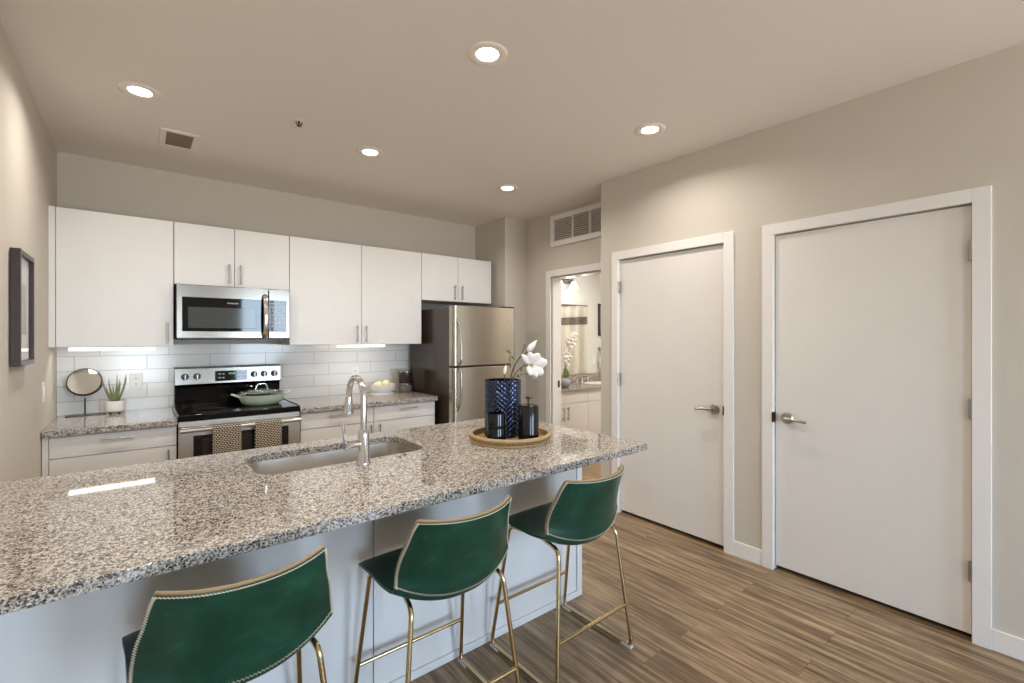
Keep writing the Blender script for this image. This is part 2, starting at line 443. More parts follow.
# window wall behind the viewer
w = MB(); xs = [XL, WINDOWS[0][0], WINDOWS[0][1], WINDOWS[1][0], WINDOWS[1][1], XR]
for i in (0, 2, 4): w.box(xs[i], xs[i + 1], YR - 0.15, YR, 0, ZC)
for (a, b, c, d) in WINDOWS: w.box(a, b, YR - 0.15, YR, 0, c); w.box(a, b, YR - 0.15, YR, d, ZC)
structure(w.build('wall_front', 'wall'), 'window wall opposite the kitchen')
for i, (a, b, c, d) in enumerate(WINDOWS):
    m = MB(); f = .05
    m.box(a, a + f, YR - .12, YR - .04, c, d); m.box(b - f, b, YR - .12, YR - .04, c, d)
    m.box(a + f, b - f, YR - .12, YR - .04, c, c + f); m.box(a + f, b - f, YR - .12, YR - .04, d - f, d)
    m.box((a + b) / 2 - .025, (a + b) / 2 + .025, YR - .115, YR - .045, c + f, d - f)
    o = structure(m.build('window_%d' % (i + 1), 'trim'), 'tall white framed window')
    B(a + f, b - f, YR - .083, YR - .077, c + f, d - f).build('pane', 'pane', o)
structure(B(XL, 2.19, YB - 0.008, YB, CT, 1.345).build('trim_1', 'tile'), 'white subway tile backsplash')

# skirting boards
def skirt(name, *a): return structure(B(*a).build(name, 'trim', bevel=.003), 'white baseboard')
skirt('baseboard_right', XR - .013, XR, 1.257, 1.4335, 0, .095)
skirt('baseboard_right_front', XR - .013, XR, YR, 0.275, 0, .095)
skirt('baseboard_right_back', XR - .013, XR, 2.417, 2.538, 0, .095)
skirt('baseboard_left', XL, XL + .013, YR, 1.7, 0, .095)
skirt('baseboard_hall', 3.307, 3.32, 3.545, 3.89, 0, .095)

# door casings and doors
for i, (a, b) in enumerate(DOORS):
    m = MB(); k = .067; X0, X1 = XR - .016, XR + .04
    m.box(X0, X1, a - k, a - .004, 0, 2.082); m.box(X0, X1, b + .004, b + k, 0, 2.082); m.box(X0, X1, a - .004, b + .004, 2.018, 2.082)
    structure(m.build('trim_%d' % (i + 2), 'trim', bevel=.002), 'white casing around the flat white door')
    m = MB().box(XR + .012, XR + .055, a, b, .027, 2.012)
    d = structure(m.build('door_%d' % (i + 1), 'door', bevel=.002),
                  ['flat white door nearest the viewer, hinged at right', 'flat white door beside the hall corner, hinged at left'][i])
    hy = b - .068 if i == 0 else a + .070         # latch side
    sg = -1 if i == 0 else 1                      # the lever points away from the latch edge
    hz = .921
    h = MB().lathe([(.0, 0), (.033, 0), (.034, -.006), (.028, -.014), (.012, -.016), (.012, -.05), (0, -.052)], (XR + .012, hy, hz), 28, 'X')
    L = [Vector((XR - .036, hy - sg * .004, hz)), Vector((XR - .040, hy + sg * .03, hz + .002)), Vector((XR - .042, hy + sg * .07, hz)), Vector((XR - .038, hy + sg * .115, hz - .006))]
    h.tube(L, [.012, .011, .0095, .008], 12)
    part_label(h.build('door_handle', 'nickel', d), 'brushed nickel lever handle')
    ky = b + .004 if i == 0 else a - .004
    hinge_y = a - .002 if i == 0 else b + .002
    for z in (1.80, 1.07, .32):
        q = MB().cyl((XR - .008, hinge_y, z - .045), (XR - .008, hinge_y, z + .045), .007, n=12)
        q.box(XR - .004, XR + .0135, hinge_y - .012, hinge_y + .012, z - .044, z + .044)
        part_label(q.build('hinge', 'nickel', d), 'metal hinge')
    part_label(B(XR - .0175, XR + .02, ky - .003, ky + .006, hz - .03, hz + .03).build('strike_plate', 'bronze', d), 'dark strike plate')
# bathroom doorway casing
m = MB(); m.box(3.302, 3.33, 3.478, 3.546, 0, 2.086); m.box(3.302, 3.33, 2.552, 3.478, 2.02, 2.086); m.box(3.302, 3.33, 2.552, 2.62, 0, 2.02)
m.box(3.33, 3.45, 3.466, 3.478, 0, 2.02); m.box(3.33, 3.45, 2.62, 2.632, 0, 2.02); m.box(3.33, 3.45, 2.632, 3.466, 2.008, 2.02)
tr = structure(m.build('trim_4', 'trim', bevel=.002), 'white casing of the bathroom doorway')
B(3.40, 3.425, 3.463, 3.4665, .88, .95).build('strike_plate', 'bronze', tr)

# return air grille high on the hall wall
g = thing('return_air_grille', 'white return air grille high on the wall above the bathroom doorway', 'vent', (3.32, 3.06, 2.48))
m = MB(); y0, y1, z0, z1 = 2.63, 3.475, 2.325, 2.640; f = .05
m.box(3.298, 3.32, y0, y0 + f, z0, z1); m.box(3.298, 3.32, y1 - f, y1, z0, z1); m.box(3.298, 3.32, y0 + f, y1 - f, z0, z0 + f); m.box(3.298, 3.32, y0 + f, y1 - f, z1 - f, z1)
for y in (2.94, 3.167): m.box(3.3, 3.32, y - .009, y + .009, z0 + f, z1 - f)
m.build('frame', 'trim', g, bevel=.003)
m = MB()
for k in range(11):
    z = z0 + f + .003 + k * .0195
    m.extrude([(3.302, z + .0068), (3.302, z + .0095), (3.318, z + .002), (3.318, z)], 'Y', y0 + f, y1 - f)
m.build('louvres', 'vent', g)
B(3.3185, 3.3199, y0 + f, y1 - f, z0 + f, z1 - f).build('backing', 'wood_frame', g)  # dark sheet, its colour stands in for shade in the gaps between louvres

# ceiling fixtures
def downlight(x, y, label):
    t = thing('recessed_downlight', label, 'ceiling light', (x, y, ZC), 'recessed ceiling lights')
    MB().lathe([(.050, -.001), (.052, -.004), (.062, -.007), (.080, -.006), (.090, -.003), (.092, -.0002)], (x, y, ZC), 40, 'Z', False).build('trim_ring', 'ring', t)
    MB().lathe([(0.0001, -.0035), (.046, -.0035), (.051, -.0015)], (x, y, ZC), 40).build('diffuser', 'lamp', t)
    ld = bpy.data.lights.new('downlight_beam', 'AREA'); ld.shape = 'DISK'; ld.size = .11; ld.energy = LAMP_WATTS * (3.6 if x > 3.4 else 1); ld.color = LAMP_COLOR
    ld.spread = math.radians(150)
    lo = bpy.data.objects.new('downlight_beam', ld); COL.objects.link(lo); lo.location = (x, y, ZC - .012)
downlight(0.007, 3.088, 'round recessed ceiling light above the left counter, near the square vent')
downlight(1.227, 1.702, 'largest round recessed ceiling light, over the peninsula near the top of the picture')
downlight(1.245, 3.11, 'round recessed ceiling light in front of the tall double cabinet')
downlight(2.452, 1.694, 'round recessed ceiling light nearest the wall with the white doors')
downlight(2.462, 3.122, 'round recessed ceiling light farthest right at the back, near the refrigerator')
for x, y in ((0.007, 1.702), (4.35, 2.75)):   # first continues the row over the peninsula; bathroom one added to brighten the vanity
    downlight(x, y, 'unseen round recessed ceiling light outside the picture')
v = thing('ceiling_vent', 'small square beige air vent in the ceiling near the left wall', 'vent', (.207, 3.69, ZC))
m = MB(); x0, x1, y0, y1 = .105, .307, 3.537, 3.843; f = .032; Z0 = ZC - .008
m.box(x0, x0 + f, y0, y1, Z0, ZC); m.box(x1 - f, x1, y0, y1, Z0, ZC); m.box(x0 + f, x1 - f, y0, y0 + f, Z0, ZC); m.box(x0 + f, x1 - f, y1 - f, y1, Z0, ZC)
m.build('frame', 'ring', v, bevel=.002)
m = MB()
for k in range(12):
    y = y0 + f + .006 + k * .0195; m.extrude([(y, ZC - .001), (y + .002, ZC - .001), (y + .014, ZC - .008), (y + .012, ZC - .008)], 'X', x0 + f, x1 - f)
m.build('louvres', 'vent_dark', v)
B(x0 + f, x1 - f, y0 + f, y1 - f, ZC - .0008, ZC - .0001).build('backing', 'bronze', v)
s = thing('fire_sprinkler', 'tiny fire sprinkler head on the ceiling', 'sprinkler', (.738, 2.92, ZC))
MB().lathe([(.0001, -.006), (.022, -.006), (.034, -.0002)], (.738, 2.92, ZC), 24).build('escutcheon', 'ring', s)
m = MB().cyl((.738, 2.92, ZC - .004), (.738, 2.92, ZC - .022), .006, n=10)
m.tube([(.722, 2.92, ZC - .008), (.722, 2.92, ZC - .02), (.738, 2.92, ZC - .032), (.754, 2.92, ZC - .02), (.754, 2.92, ZC - .008)], .003, 6)
m.lathe([(.0001, -.034), (.014, -.033), (.014, -.031), (.0001, -.030)], (.738, 2.92, ZC), 12)
m.build('head', 'bronze', s)

# ------------------------------------------------------------------ cabinets
def pull(parent, p0, p1, out, r=.0055):
    p0, p1, out = Vector(p0), Vector(p1), Vector(out); d = (p1 - p0).normalized()
    m = MB().tube([p0, p1], r, 10)
    for q in (p0 + d * .018, p1 - d * .018): m.tube([q, q - out], r * .85, 8)
    return part_label(m.build('handle', 'nickel', parent), 'brushed nickel bar pull')
YU = 4.05          # front of the upper doors
def upper(label, x0, x1, z0, z1, doors, handles, filler=None):
    t = thing('wall_cabinet', label, 'cabinet', ((x0 + x1) / 2, YB, z0), 'white wall cabinets')
    m = B(x0, x1, YU + .021, YB - .009 if z0 < 1.345 else YB, z0, z1)
    if filler: m.box(filler[0], filler[1], YU + .002, YU + .021, z0, z1)
    m.build('body', 'white', t, bevel=.001)
    for (a, b), hx in zip(doors, handles):
        d = B(a, b, YU, YU + .019, z0 + .0015, z1 - .002).build('door', 'white', t, bevel=.0015)
        hz = z0 + .020
        pull(d, (hx, YU - .026, hz), (hx, YU - .026, hz + .148), (0, -.026, 0))
    return t
upper('white wall cabinet in the left corner, single tall door above the round mirror', XL, .195, 1.337, 2.219, [(-.402, .193)], [.160], (XL, -.405))
upper('short white two door wall cabinet directly above the microwave', .197, .950, 1.778, 2.219, [(.1985, .5655), (.5695, .9485)], [.531, .606])
upper('tall white two door wall cabinet between microwave and refrigerator', .952, 2.135, 1.337, 2.219, [(.9535, 1.5415), (1.5455, 2.1335)], [1.503, 1.585])
upper('short white two door wall cabinet directly above the refrigerator', 2.137, 2.970, 1.762, 2.219, [(2.1385, 2.5475), (2.5515, 2.9685)], [2.508, 2.594])

def under_light(x0, x1, label):
    t = thing('under_cabinet_light', label, 'light strip', ((x0 + x1) / 2, 4.12, 1.337), 'under cabinet light strips')
    B(x0 - .006, x1 + .006, 4.085, 4.150, 1.331, 1.337).build('housing', 'plastic', t, bevel=.001)
    B(x0, x1, 4.088, 4.147, 1.313, 1.331).build('diffuser', 'strip', t, bevel=.004)
    ld = bpy.data.lights.new('strip_beam', 'AREA'); ld.shape = 'RECTANGLE'; ld.size = x1 - x0; ld.size_y = .05; ld.energy = 1.1; ld.color = (1, .96, .9)
    lo = bpy.data.objects.new('strip_beam', ld); COL.objects.link(lo); lo.location = ((x0 + x1) / 2, 4.118, 1.309); lo.rotation_euler = (math.radians(20), 0, 0)
under_light(-.348, .092, 'lit white light strip under the left corner wall cabinet')
under_light(1.36, 1.78, 'lit white light strip under the tall cabinet by the refrigerator')

YF = 3.77
def base(label, x0, x1, dx0, dx1, drawer_pull, door_pull, filler=None):
    t = thing('base_cabinet', label, 'cabinet', ((x0 + x1) / 2, 4.1, 0), 'white base cabinets')
    m = B(x0 + (.012 if filler else 0), x1, YF + .021, YB - .02, .10, .822); m.box(x0 + (.012 if filler else 0), x1, YF + .08, YB - .02, 0, .10)
    if filler: m.box(filler[0] + .003, filler[1], YF + .002, YF + .021, .10, .822)
    m.build('body', 'white', t, bevel=.001)
    d = B(dx0, dx1, YF, YF + .019, .693, .815).build('drawer', 'white', t, bevel=.0015)
    pull(d, (drawer_pull - .08, YF - .026, .782), (drawer_pull + .08, YF - .026, .782), (0, -.026, 0))
    d = B(dx0, dx1, YF, YF + .019, .105, .688).build('door', 'white', t, bevel=.0015)
    pull(d, (door_pull, YF - .026, .522), (door_pull, YF - .026, .67), (0, -.026, 0))
base('white base cabinet in the left corner below the round mirror', XL, .198, -.402, .196, -.10, .153, (XL, -.405))
base('white base cabinet immediately right of the stove', .962, 1.542, .964, 1.540, 1.25, 1.512)
base('white base cabinet next to the refrigerator', 1.544, 2.128, 1.546, 2.122, 1.855, 1.590)
tag(B(XL + .003, .2, YF - .025, YB - .009, .823, CT).build('granite_countertop', 'granite', loc=(-.1, 4.1, CT), bevel=.003),
    'speckled granite countertop left of the stove under the round mirror', 'countertop', 'granite countertops')
tag(B(.958, 2.14, YF - .025, YB - .009, .823, CT).build('granite_countertop', 'granite', loc=(1.55, 4.1, CT), bevel=.003),
    'speckled granite countertop between stove and refrigerator', 'countertop', 'granite countertops')

# ------------------------------------------------------------------ microwave
mw = thing('microwave', 'stainless steel microwave mounted above the stove', 'microwave', (.572, 4.2, 1.383))
X0, X1, Z0, Z1, Y0 = .205, .936, 1.385, 1.774, 3.972
B(X0, X1, Y0 + .035, YB - .009, Z0, Z1).build('body', 'black', mw, bevel=.003)
DX = .782
d = B(X0, DX, Y0, Y0 + .034, Z0 + .008, Z1).build('door', 'steelh', mw, bevel=.004)
B(.238, DX - .004, Y0 - .003, Y0 + .004, 1.443, 1.686).build('glass_frame', 'bglass', d, bevel=.002)
B(.272, .697, Y0 - .0042, Y0, 1.466, 1.616).build('window', 'mwglass', d, bevel=.002)
text('logo', 'FRIGIDAIRE', .014, (.545, Y0 - .0034, 1.650), (PI / 2, 0, 0), 'mark', d)
h = MB(); pts = [(.758, Y0 + .002, 1.722), (.758, Y0 - .032, 1.700), (.758, Y0 - .050, 1.62), (.758, Y0 - .054, 1.56), (.758, Y0 - .050, 1.49), (.758, Y0 - .032, 1.415), (.758, Y0 + .002, 1.393)]
P = fillet(pts, .03, 4); h.tube(P, .0095, 10)
o = h.build('handle', 'chrome', d); 
for vv in o.data.vertices: vv.co.x = (vv.co.x - (.758 - .572)) * 2.0 + (.758 - .572)
cp = B(DX + .003, X1, Y0, Y0 + .034, Z0 + .008, Z1).build('control_panel', 'steelh', mw, bevel=.004)
B(DX + .004, .910, Y0 - .003, Y0 + .004, 1.443, 1.686).build('keypad', 'bglass', cp, bevel=.002)
m = MB()
for r in range(7):
    for c in range(4):
        if r == 0 and c > 2: continue
        x = .808 + c * .026; z = 1.660 - r * .029; B(x - .007, x + .007, Y0 - .0042, Y0 - .002, z - .0035, z + .0035).build('button', 'mark', cp)
B(X0 + .02, X1 - .02, Y0 + .03, 4.3, Z0 - .006, Z0).build('underside_vent', 'black', mw)

# ------------------------------------------------------------------ stove
rg = thing('kitchen_range', 'stainless steel electric stove with black glass cooktop', 'stove', (.578, 4.1, 0))
X0, X1 = .205, .952
B(X0, X1, 3.775, YB - .02, .02, .842).build('body', 'steel', rg, bevel=.002)
m = B(X0 - .004, X1 + .004, 3.742, 4.385, .842, .884)
ct = m.build('cooktop', 'bglass', rg, bevel=.006)
for (x, y, r) in ((.40, 3.92, .105), (.76, 3.92, .085), (.40, 4.20, .085), (.76, 4.20, .105)):
    part_label(MB().lathe([(r - .002, 0), (r, 0), (r, .0006), (r - .002, .0006), (r - .002, 0)], (x, y, .8842), 48, 'Z', False).build('burner_ring', 'jar_grey', ct), 'faint burner ring marking')
B(X0 - .0045, X0 + .004, 3.745, 4.385, .8835, .8885).build('edge_trim', 'steel', ct); B(X1 - .004, X1 + .0045, 3.745, 4.385, .8835, .8885).build('edge_trim', 'steel', ct)
bg = MB().extrude([(4.375, 1.020), (4.340, 1.035), (4.352, 1.160), (4.372, 1.170), (4.43, 1.170), (4.43, .885), (4.395, .885), (4.385, 1.01)], 'X', X0 + .008, X1)
bg = bg.build('backguard', 'steelh', rg, bevel=.003)
B(X0 + .014, X1 - .006, 4.372, 4.392, .8845, 1.012).build('lower_panel', 'bglass', bg)
for x in (.279, .356, .749, .823, .900):
    yk = 4.3465
    k = MB().lathe([(.0001, -.030), (.019, -.029), (.0215, -.024), (.023, -.004), (.026, 0), (.026, .004)], (x, yk, 1.094), 28, 'Y').build('knob', 'black', bg)
    B(x - .004, x + .004, yk - .036, yk - .028, 1.074, 1.114).build('grip', 'nickel', k, bevel=.001)
dp = MB().extrude([(4.338, 1.053), (4.3435, 1.133), (4.360, 1.133), (4.354, 1.053)], 'X', .474, .698).build('display', 'bglass', bg)
m = MB()
for (x, z) in ((.505, 1.108), (.530, 1.108), (.505, 1.078), (.530, 1.078), (.632, 1.112), (.655, 1.112), (.678, 1.112), (.632, 1.080), (.655, 1.080), (.678, 1.080)):
    yy = 4.338 + (z - 1.053) / .080 * .0055; B(x - .008, x + .008, yy - .0012, yy + .002, z - .004, z + .004).build('touch_key', 'mark', dp)
text('clock_digits', '10:40', .022, (.588, 4.3405, 1.110), (PI / 2 - .07, 0, 0), 'green_led', dp)
od = B(X0, X1, 3.738, 3.772, .205, .800).build('oven_door', 'oven', rg, bevel=.003)
B(.285, .872, 3.735, 3.742, .34, .745).build('oven_window', 'bglass', od, bevel=.004)
B(.335, .822, 3.7335, 3.737, .39, .715).build('inner_glass', 'window_glass', od, bevel=.004)
HY, HZ = 3.690, .788
m = MB().tube([(X0 + .006, HY, HZ), (X1 - .006, HY, HZ)], .0145, 16)
for x in (X0 + .03, X1 - .03): m.tube([(x, HY, HZ), (x, 3.742, HZ - .008)], .012, 12)
m.build('oven_handle', 'nickel', od)
B(X0, X1, 3.740, 3.772, .06, .198).build('storage_drawer', 'oven', rg, bevel=.003)
B(X0 + .001, X1 - .001, 3.752, 3.776, .803, .840).build('front_panel', 'oven', rg, bevel=.002)

def towel(x0, x1, drop, label):
    t = MB(); R = .021; n = 8
    ol = [(HY - R, HZ - drop)] + [(HY + R * math.cos(PI - PI * i / n), HZ + R * math.sin(PI - PI * i / n)) for i in range(n + 1)] + [(HY + R, HZ - drop + .06)]
    r2 = R - .0045
    il = [(HY - r2, HZ - drop)] + [(HY + r2 * math.cos(PI - PI * i / n), HZ + r2 * math.sin(PI - PI * i / n)) for i in range(n + 1)] + [(HY + r2, HZ - drop + .06)]
    t.extrude(ol + il[::-1], 'X', x0, x1)
    return tag(t.build('dish_towel', 'towel', loc=((x0 + x1) / 2, HY, HZ), bevel=.0015), label, 'towel', 'checked dish towels on the oven handle')
towel(.388, .556, .36, 'tan and black checked dish towel hanging at the left of the oven handle')
towel(.640, .812, .35, 'tan and black checked dish towel hanging at the right of the oven handle')

# pan on the stove
pn = thing('saute_pan', 'sage green lidded pan on the right of the cooktop', 'pan', (.745, 4.02, .885))
px, py, pz = .745, 4.02, .8855
MB().lathe([(.0001, 0), (.112, 0), (.134, .012), (.149, .040), (.157, .078), (.160, .080), (.154, .080), (.144, .042), (.128, .018), (.0001, .008)], (px, py, pz), 48).build('pan_body', 'pan', pn)
for s_ in (-1, 1):
    hp = [(px + s_ * .146, py - .030, pz + .062), (px + s_ * .180, py - .026, pz + .078), (px + s_ * .206, py, pz + .088), (px + s_ * .180, py + .026, pz + .078), (px + s_ * .146, py + .030, pz + .062)]
    MB().tube(fillet(hp, .03, 5), .008, 10).build('side_handle', 'cream', pn)
ld_ = MB().lathe([(.156, .081), (.158, .084), (.152, .090), (.115, .104), (.06, .113), (.0001, .116)], (px, py, pz), 48).build('lid', 'glass', pn)
MB().lathe([(.149, .081), (.160, .081), (.162, .088), (.152, .093), (.149, .081)], (px, py, pz), 48, 'Z', False).build('lid_rim', 'chrome', ld_)
MB().tube(fillet([(px - .042, py, pz + .112), (px - .030, py, pz + .156), (px + .030, py, pz + .156), (px + .042, py, pz + .112)], .03, 6), .006, 10).build('lid_handle', 'chrome', ld_)

# ------------------------------------------------------------------ refrigerator
fr = thing('refrigerator', 'stainless steel top freezer refrigerator beside the wall return', 'refrigerator', (2.545, 4.0, 0))
X0, X1 = 2.192, 2.915
B(X0 + .004, X1 - .004, 3.642, 4.42, .02, 1.672).build('cabinet', 'fridge_side', fr, bevel=.006)
def fdoor(name, z0, z1):
    pl = [(X0, 3.636), (X0, 3.600)] + [(X0 + .034 - .034 * math.cos(a), 3.600 - .040 * math.sin(a)) for a in [PI / 2 * i / 8 for i in range(1, 9)]] + \
         [(X1 - .034 + .034 * math.sin(a), 3.600 - .040 * math.cos(a)) for a in [PI / 2 * i / 8 for i in range(0, 9)]] + [(X1, 3.636)]
    return MB().extrude(pl, 'Z', z0, z1).build(name, 'steel', fr, bevel=.003, angle=50)
d1 = fdoor('freezer_door', 1.142, 1.688); d2 = fdoor('fridge_door', .085, 1.126)
hx = X0 + .040
MB().tube(fillet([(hx, 3.570, 1.560), (hx + .004, 3.528, 1.520), (hx + .012, 3.508, 1.32), (hx + .010, 3.510, 1.17), (hx + .004, 3.565, 1.152)], .05, 6), .011, 12).build('door_handle', 'steel', d1)
MB().tube(fillet([(hx + .004, 3.565, 1.116), (hx + .010, 3.510, 1.10), (hx + .012, 3.508, .95), (hx + .004, 3.528, .78), (hx, 3.570, .735)], .05, 6), .011, 12).build('door_handle', 'steel', d2)
text('logo', 'FRIGIDAIRE', .015, (X1 - .075, 3.5585, 1.565), (PI / 2, 0, 0), 'mark', d1)
B(X1 - .14, X1 - .006, 3.585, 3.70, 1.690, 1.702).build('hinge_cover', 'bronze', fr, bevel=.003)
B(X0 + .01, X1 - .01, 3.66, 3.70, .0, .08).build('kick_grille', 'black', fr)

# ------------------------------------------------------------------ things along the back counter
def outlet(name, label, c, n, gang=1):
    t = thing(name, label, 'outlet' if 'outlet' in name else 'switch', c, None)
    u = Vector((1, 0, 0)) if abs(n[1]) > .5 else Vector((0, 1, 0)); nn = Vector(n); cc = Vector(c)
    def slab(w, h, d0, d1, dz=0, du=0):
        a = cc + u * (du - w) + nn * d0 + Vector((0, 0, dz - h)); b = cc + u * (du + w) + nn * d1 + Vector((0, 0, dz + h))
        return (min(a.x, b.x), max(a.x, b.x), min(a.y, b.y), max(a.y, b.y), a.z, b.z)
    B(*slab(.037, .059, 0, .006)).build('cover_plate', 'plastic', t, bevel=.003)
    if 'outlet' in name:
        for dz in (-.021, .021):
            r = B(*slab(.016, .014, .005, .008, dz)).build('receptacle', 'plastic', t, bevel=.003)
            m = MB()
            for du in (-.006, .006): m.box(*slab(.0012, .004, .0075, .0083, dz + .002, du))
            m.box(*slab(.002, .002, .0075, .0083, dz - .008)); m.build('slots', 'gap', r)
    else:
        B(*slab(.016, .033, .005, .009)).build('rocker', 'plastic', t, bevel=.003)
    return t
outlet('wall_outlet', 'white double outlet on the tile backsplash beside the spiky plant', (-.013, YB - .008, 1.076), (0, -1, 0))
outlet('wall_outlet', 'white double outlet on the tile backsplash behind the faucet', (1.628, YB - .008, 1.056), (0, -1, 0))
outlet('light_switch', 'white switch plate on the left wall above the counter end', (XL, 3.843, 1.08), (1, 0, 0))
outlet('light_switch', 'white switch plate on the hall wall behind the magnolia branch', (3.32, 3.735, 1.01), (-1, 0, 0))

mr = thing('vanity_mirror', 'round tabletop mirror on a thin stand on the left counter', 'mirror', (-.29, 4.36, CT))
MB().extrude(rrect(-.385, -.182, 4.320, 4.405, .012), 'Z', CT, CT + .006).build('base', 'bronze', mr, bevel=.001)
m = MB().cyl((-.288, 4.365, CT + .006), (-.288, 4.365, .980), .0045, n=12)
m.build('stem', 'bronze', mr)
mc = (-.290, 4.362, 1.092); R_ = .090
MB().tube([(mc[0] + (R_ + .005) * math.cos(a), mc[1], mc[2] + (R_ + .005) * math.sin(a)) for a in [PI + .25 + (PI - .5) * i / 24 for i in range(25)]], .0035, 8).build('yoke', 'bronze', mr)
gl = MB().lathe([(.0001, -.005), (R_ - .003, -.005), (R_ - .003, .005), (.0001, .005)], (0, 0, 0), 56, 'Y')
rm = MB().tube([(R_ * math.cos(2 * PI * i / 56), 0, R_ * math.sin(2 * PI * i / 56)) for i in range(56)], .0055, 8, closed=True)
for mb, nm, mt in ((gl, 'mirror_glass', 'mirror'), (rm, 'rim', 'bronze')):
    rot = Matrix.Rotation(math.radians(-16), 3, 'X') @ Matrix.Rotation(math.radians(-6), 3, 'Z')
    mb.v = [tuple(rot @ Vector(p) + Vector(mc)) for p in mb.v]; mb.build(nm, mt, mr)

pl = thing('potted_air_plant', 'spiky green plant in a small white footed pot on the left counter', 'plant', (-.128, 4.33, CT))
pcx, pcy = -.128, 4.33
MB().lathe([(.0001, .014), (.040, .014), (.052, .020), (.0575, .034), (.0585, .092), (.054, .093), (.052, .04), (.0001, .03)], (pcx, pcy, CT), 40).build('pot', 'pot', pl)
for k in range(4):
    a = PI / 4 + k * PI / 2; MB().cyl((pcx + .034 * math.cos(a), pcy + .034 * math.sin(a), CT), (pcx + .036 * math.cos(a), pcy + .036 * math.sin(a), CT + .018), .006, n=10).build('foot', 'wood_frame', pl)
MB().lathe([(.0001, .086), (.053, .082)], (pcx, pcy, CT), 24).build('soil', 'twig', pl)
def blade(p0, p1, bend, wd):
    p0, p1 = Vector(p0), Vector(p1); d = p1 - p0; side = d.cross(Vector((0, -1, 0))).normalized()
    m = MB()
    def fn(u, v):
        c = p0 + d * u + Vector((bend[0], bend[1], 0)) * (u * u - u) * 1.0
        wv = wd * (1 - u) ** .75 * (v - .5) * 2
        return c + side * wv + Vector((0, 1, 0)) * (abs(v - .5) * -.010 * (1 - u))
    return m.grid(fn, 8, 4)
for (dx, dy, hh, bx) in ((-.066, -.01, .165, .04), (-.036, .012, .175, .02), (-.012, -.020, .13, .0), (.010, .004, .200, -.01), (.030, -.012, .150, -.01), (.056, .006, .195, -.05), (.064, -.02, .185, -.03), (-.05, -.02, .12, .02), (.022, .02, .165, -.02)):
    blade((pcx + dx * .2, pcy + dy * .3, CT + .084), (pcx + dx, pcy + dy, CT + .084 + hh * .98), (bx, 0), .0085).build('leaf', 'leaf', pl, solid=.002)

bw = thing('fruit_bowl', 'shallow white footed dish holding lemons near the refrigerator', 'bowl', (1.822, 4.27, CT))
bx_, by_ = 1.826, 4.27
MB().lathe([(.0001, .0), (.118, 0), (.120, .004), (.094, .012), (.092, .020), (.110, .026), (.122, .040), (.128, .090), (.123, .090), (.117, .044), (.10, .034), (.0001, .030)], (bx_, by_, CT), 48).build('bowl_body', 'pot', bw)
for (dx, dy, lz, lb) in ((-.042, -.022, .089, 'pale yellow lemon at the left of the white bowl'), (.040, -.012, .094, 'pale yellow lemon at the right of the white bowl')):
    m = MB().ball((bx_ + dx, by_ + dy, CT + lz), .036, 14, (1.12, 1, .95)); m.ball((bx_ + dx - .041, by_ + dy, CT + lz), .008, 8)
    tag(m.build('lemon', 'lemon', loc=(bx_ + dx, by_ + dy, CT + lz - .034)), lb, 'fruit', 'lemons in the white bowl')
def jar(z, h, label, fill):
    t = thing('storage_jar', label, 'jar', (2.056, 4.235, z), 'stacked storage jars')
    c = (2.056, 4.235, z); r = .064
    MB().lathe([(.0001, 0), (r - .004, 0), (r, .006), (r, h - .024), (r - .006, h - .018)], c, 36).build('jar_body', fill, t)
    MB().lathe([(.0001, h - .018), (r + .002, h - .018), (r + .003, h - .004), (r - .002, h), (.0001, h)], c, 36).build('lid', 'nickel', t)
jar(CT, .092, 'lower grey filled jar with metal lid beside the refrigerator', 'jar_grey')
jar(CT + .0925, .124, 'upper dark jar with metal lid stacked beside the refrigerator', 'jar')
tag(MB().extrude([(4.375, CT), (4.392, CT), (4.440, CT + .222), (4.423, CT + .222)], 'X', 1.985, 2.170).build('serving_board', 'board', loc=(2.08, 4.39, CT), bevel=.003),
    'pale rectangular board leaning on the backsplash behind the jars', 'board')

# ------------------------------------------------------------------ peninsula
IX0, IX1, IY0, IY1 = XL + .002, 2.018, 1.405, 2.540
SX0, SX1, SY0, SY1 = .365, 1.100, 2.010, 2.400
hole = rrect(SX0, SX1, SY0, SY1, .085, 8)
hc = ((SX0 + SX1) / 2, (SY0 + SY1) / 2)
# ring between hole and slab outline, with points added at the slab's corner directions
def seg_hit(ang):
    d = (math.cos(ang), math.sin(ang)); best = None
    for i in range(len(hole)):
        (x1, y1), (x2, y2) = hole[i], hole[(i + 1) % len(hole)]
        x1 -= hc[0]; x2 -= hc[0]; y1 -= hc[1]; y2 -= hc[1]
        den = d[0] * (y2 - y1) - d[1] * (x2 - x1)
        if abs(den) < 1e-12: continue
        t = (x1 * (y2 - y1) - y1 * (x2 - x1)) / den; s_ = (x1 * d[1] - y1 * d[0]) / den
        if t > 0 and -1e-9 <= s_ <= 1 + 1e-9: best = t if best is None else min(best, t)
    return (hc[0] + d[0] * best, hc[1] + d[1] * best)
def out_hit(ang):
    d = (math.cos(ang), math.sin(ang)); t = 1e9
    if d[0] > 1e-12: t = min(t, (IX1 - hc[0]) / d[0])
    if d[0] < -1e-12: t = min(t, (IX0 - hc[0]) / d[0])
    if d[1] > 1e-12: t = min(t, (IY1 - hc[1]) / d[1])
    if d[1] < -1e-12: t = min(t, (IY0 - hc[1]) / d[1])
    return (hc[0] + d[0] * t, hc[1] + d[1] * t)
angs = [math.atan2(y - hc[1], x - hc[0]) for x, y in hole] + [math.atan2(y - hc[1], x - hc[0]) for x in (IX0, IX1) for y in (IY0, IY1)]
angs = sorted(angs); n = len(angs)
inn = [seg_hit(a) for a in angs]; outr = [out_hit(a) for a in angs]
m = MB(); zt, zb = CT, .827
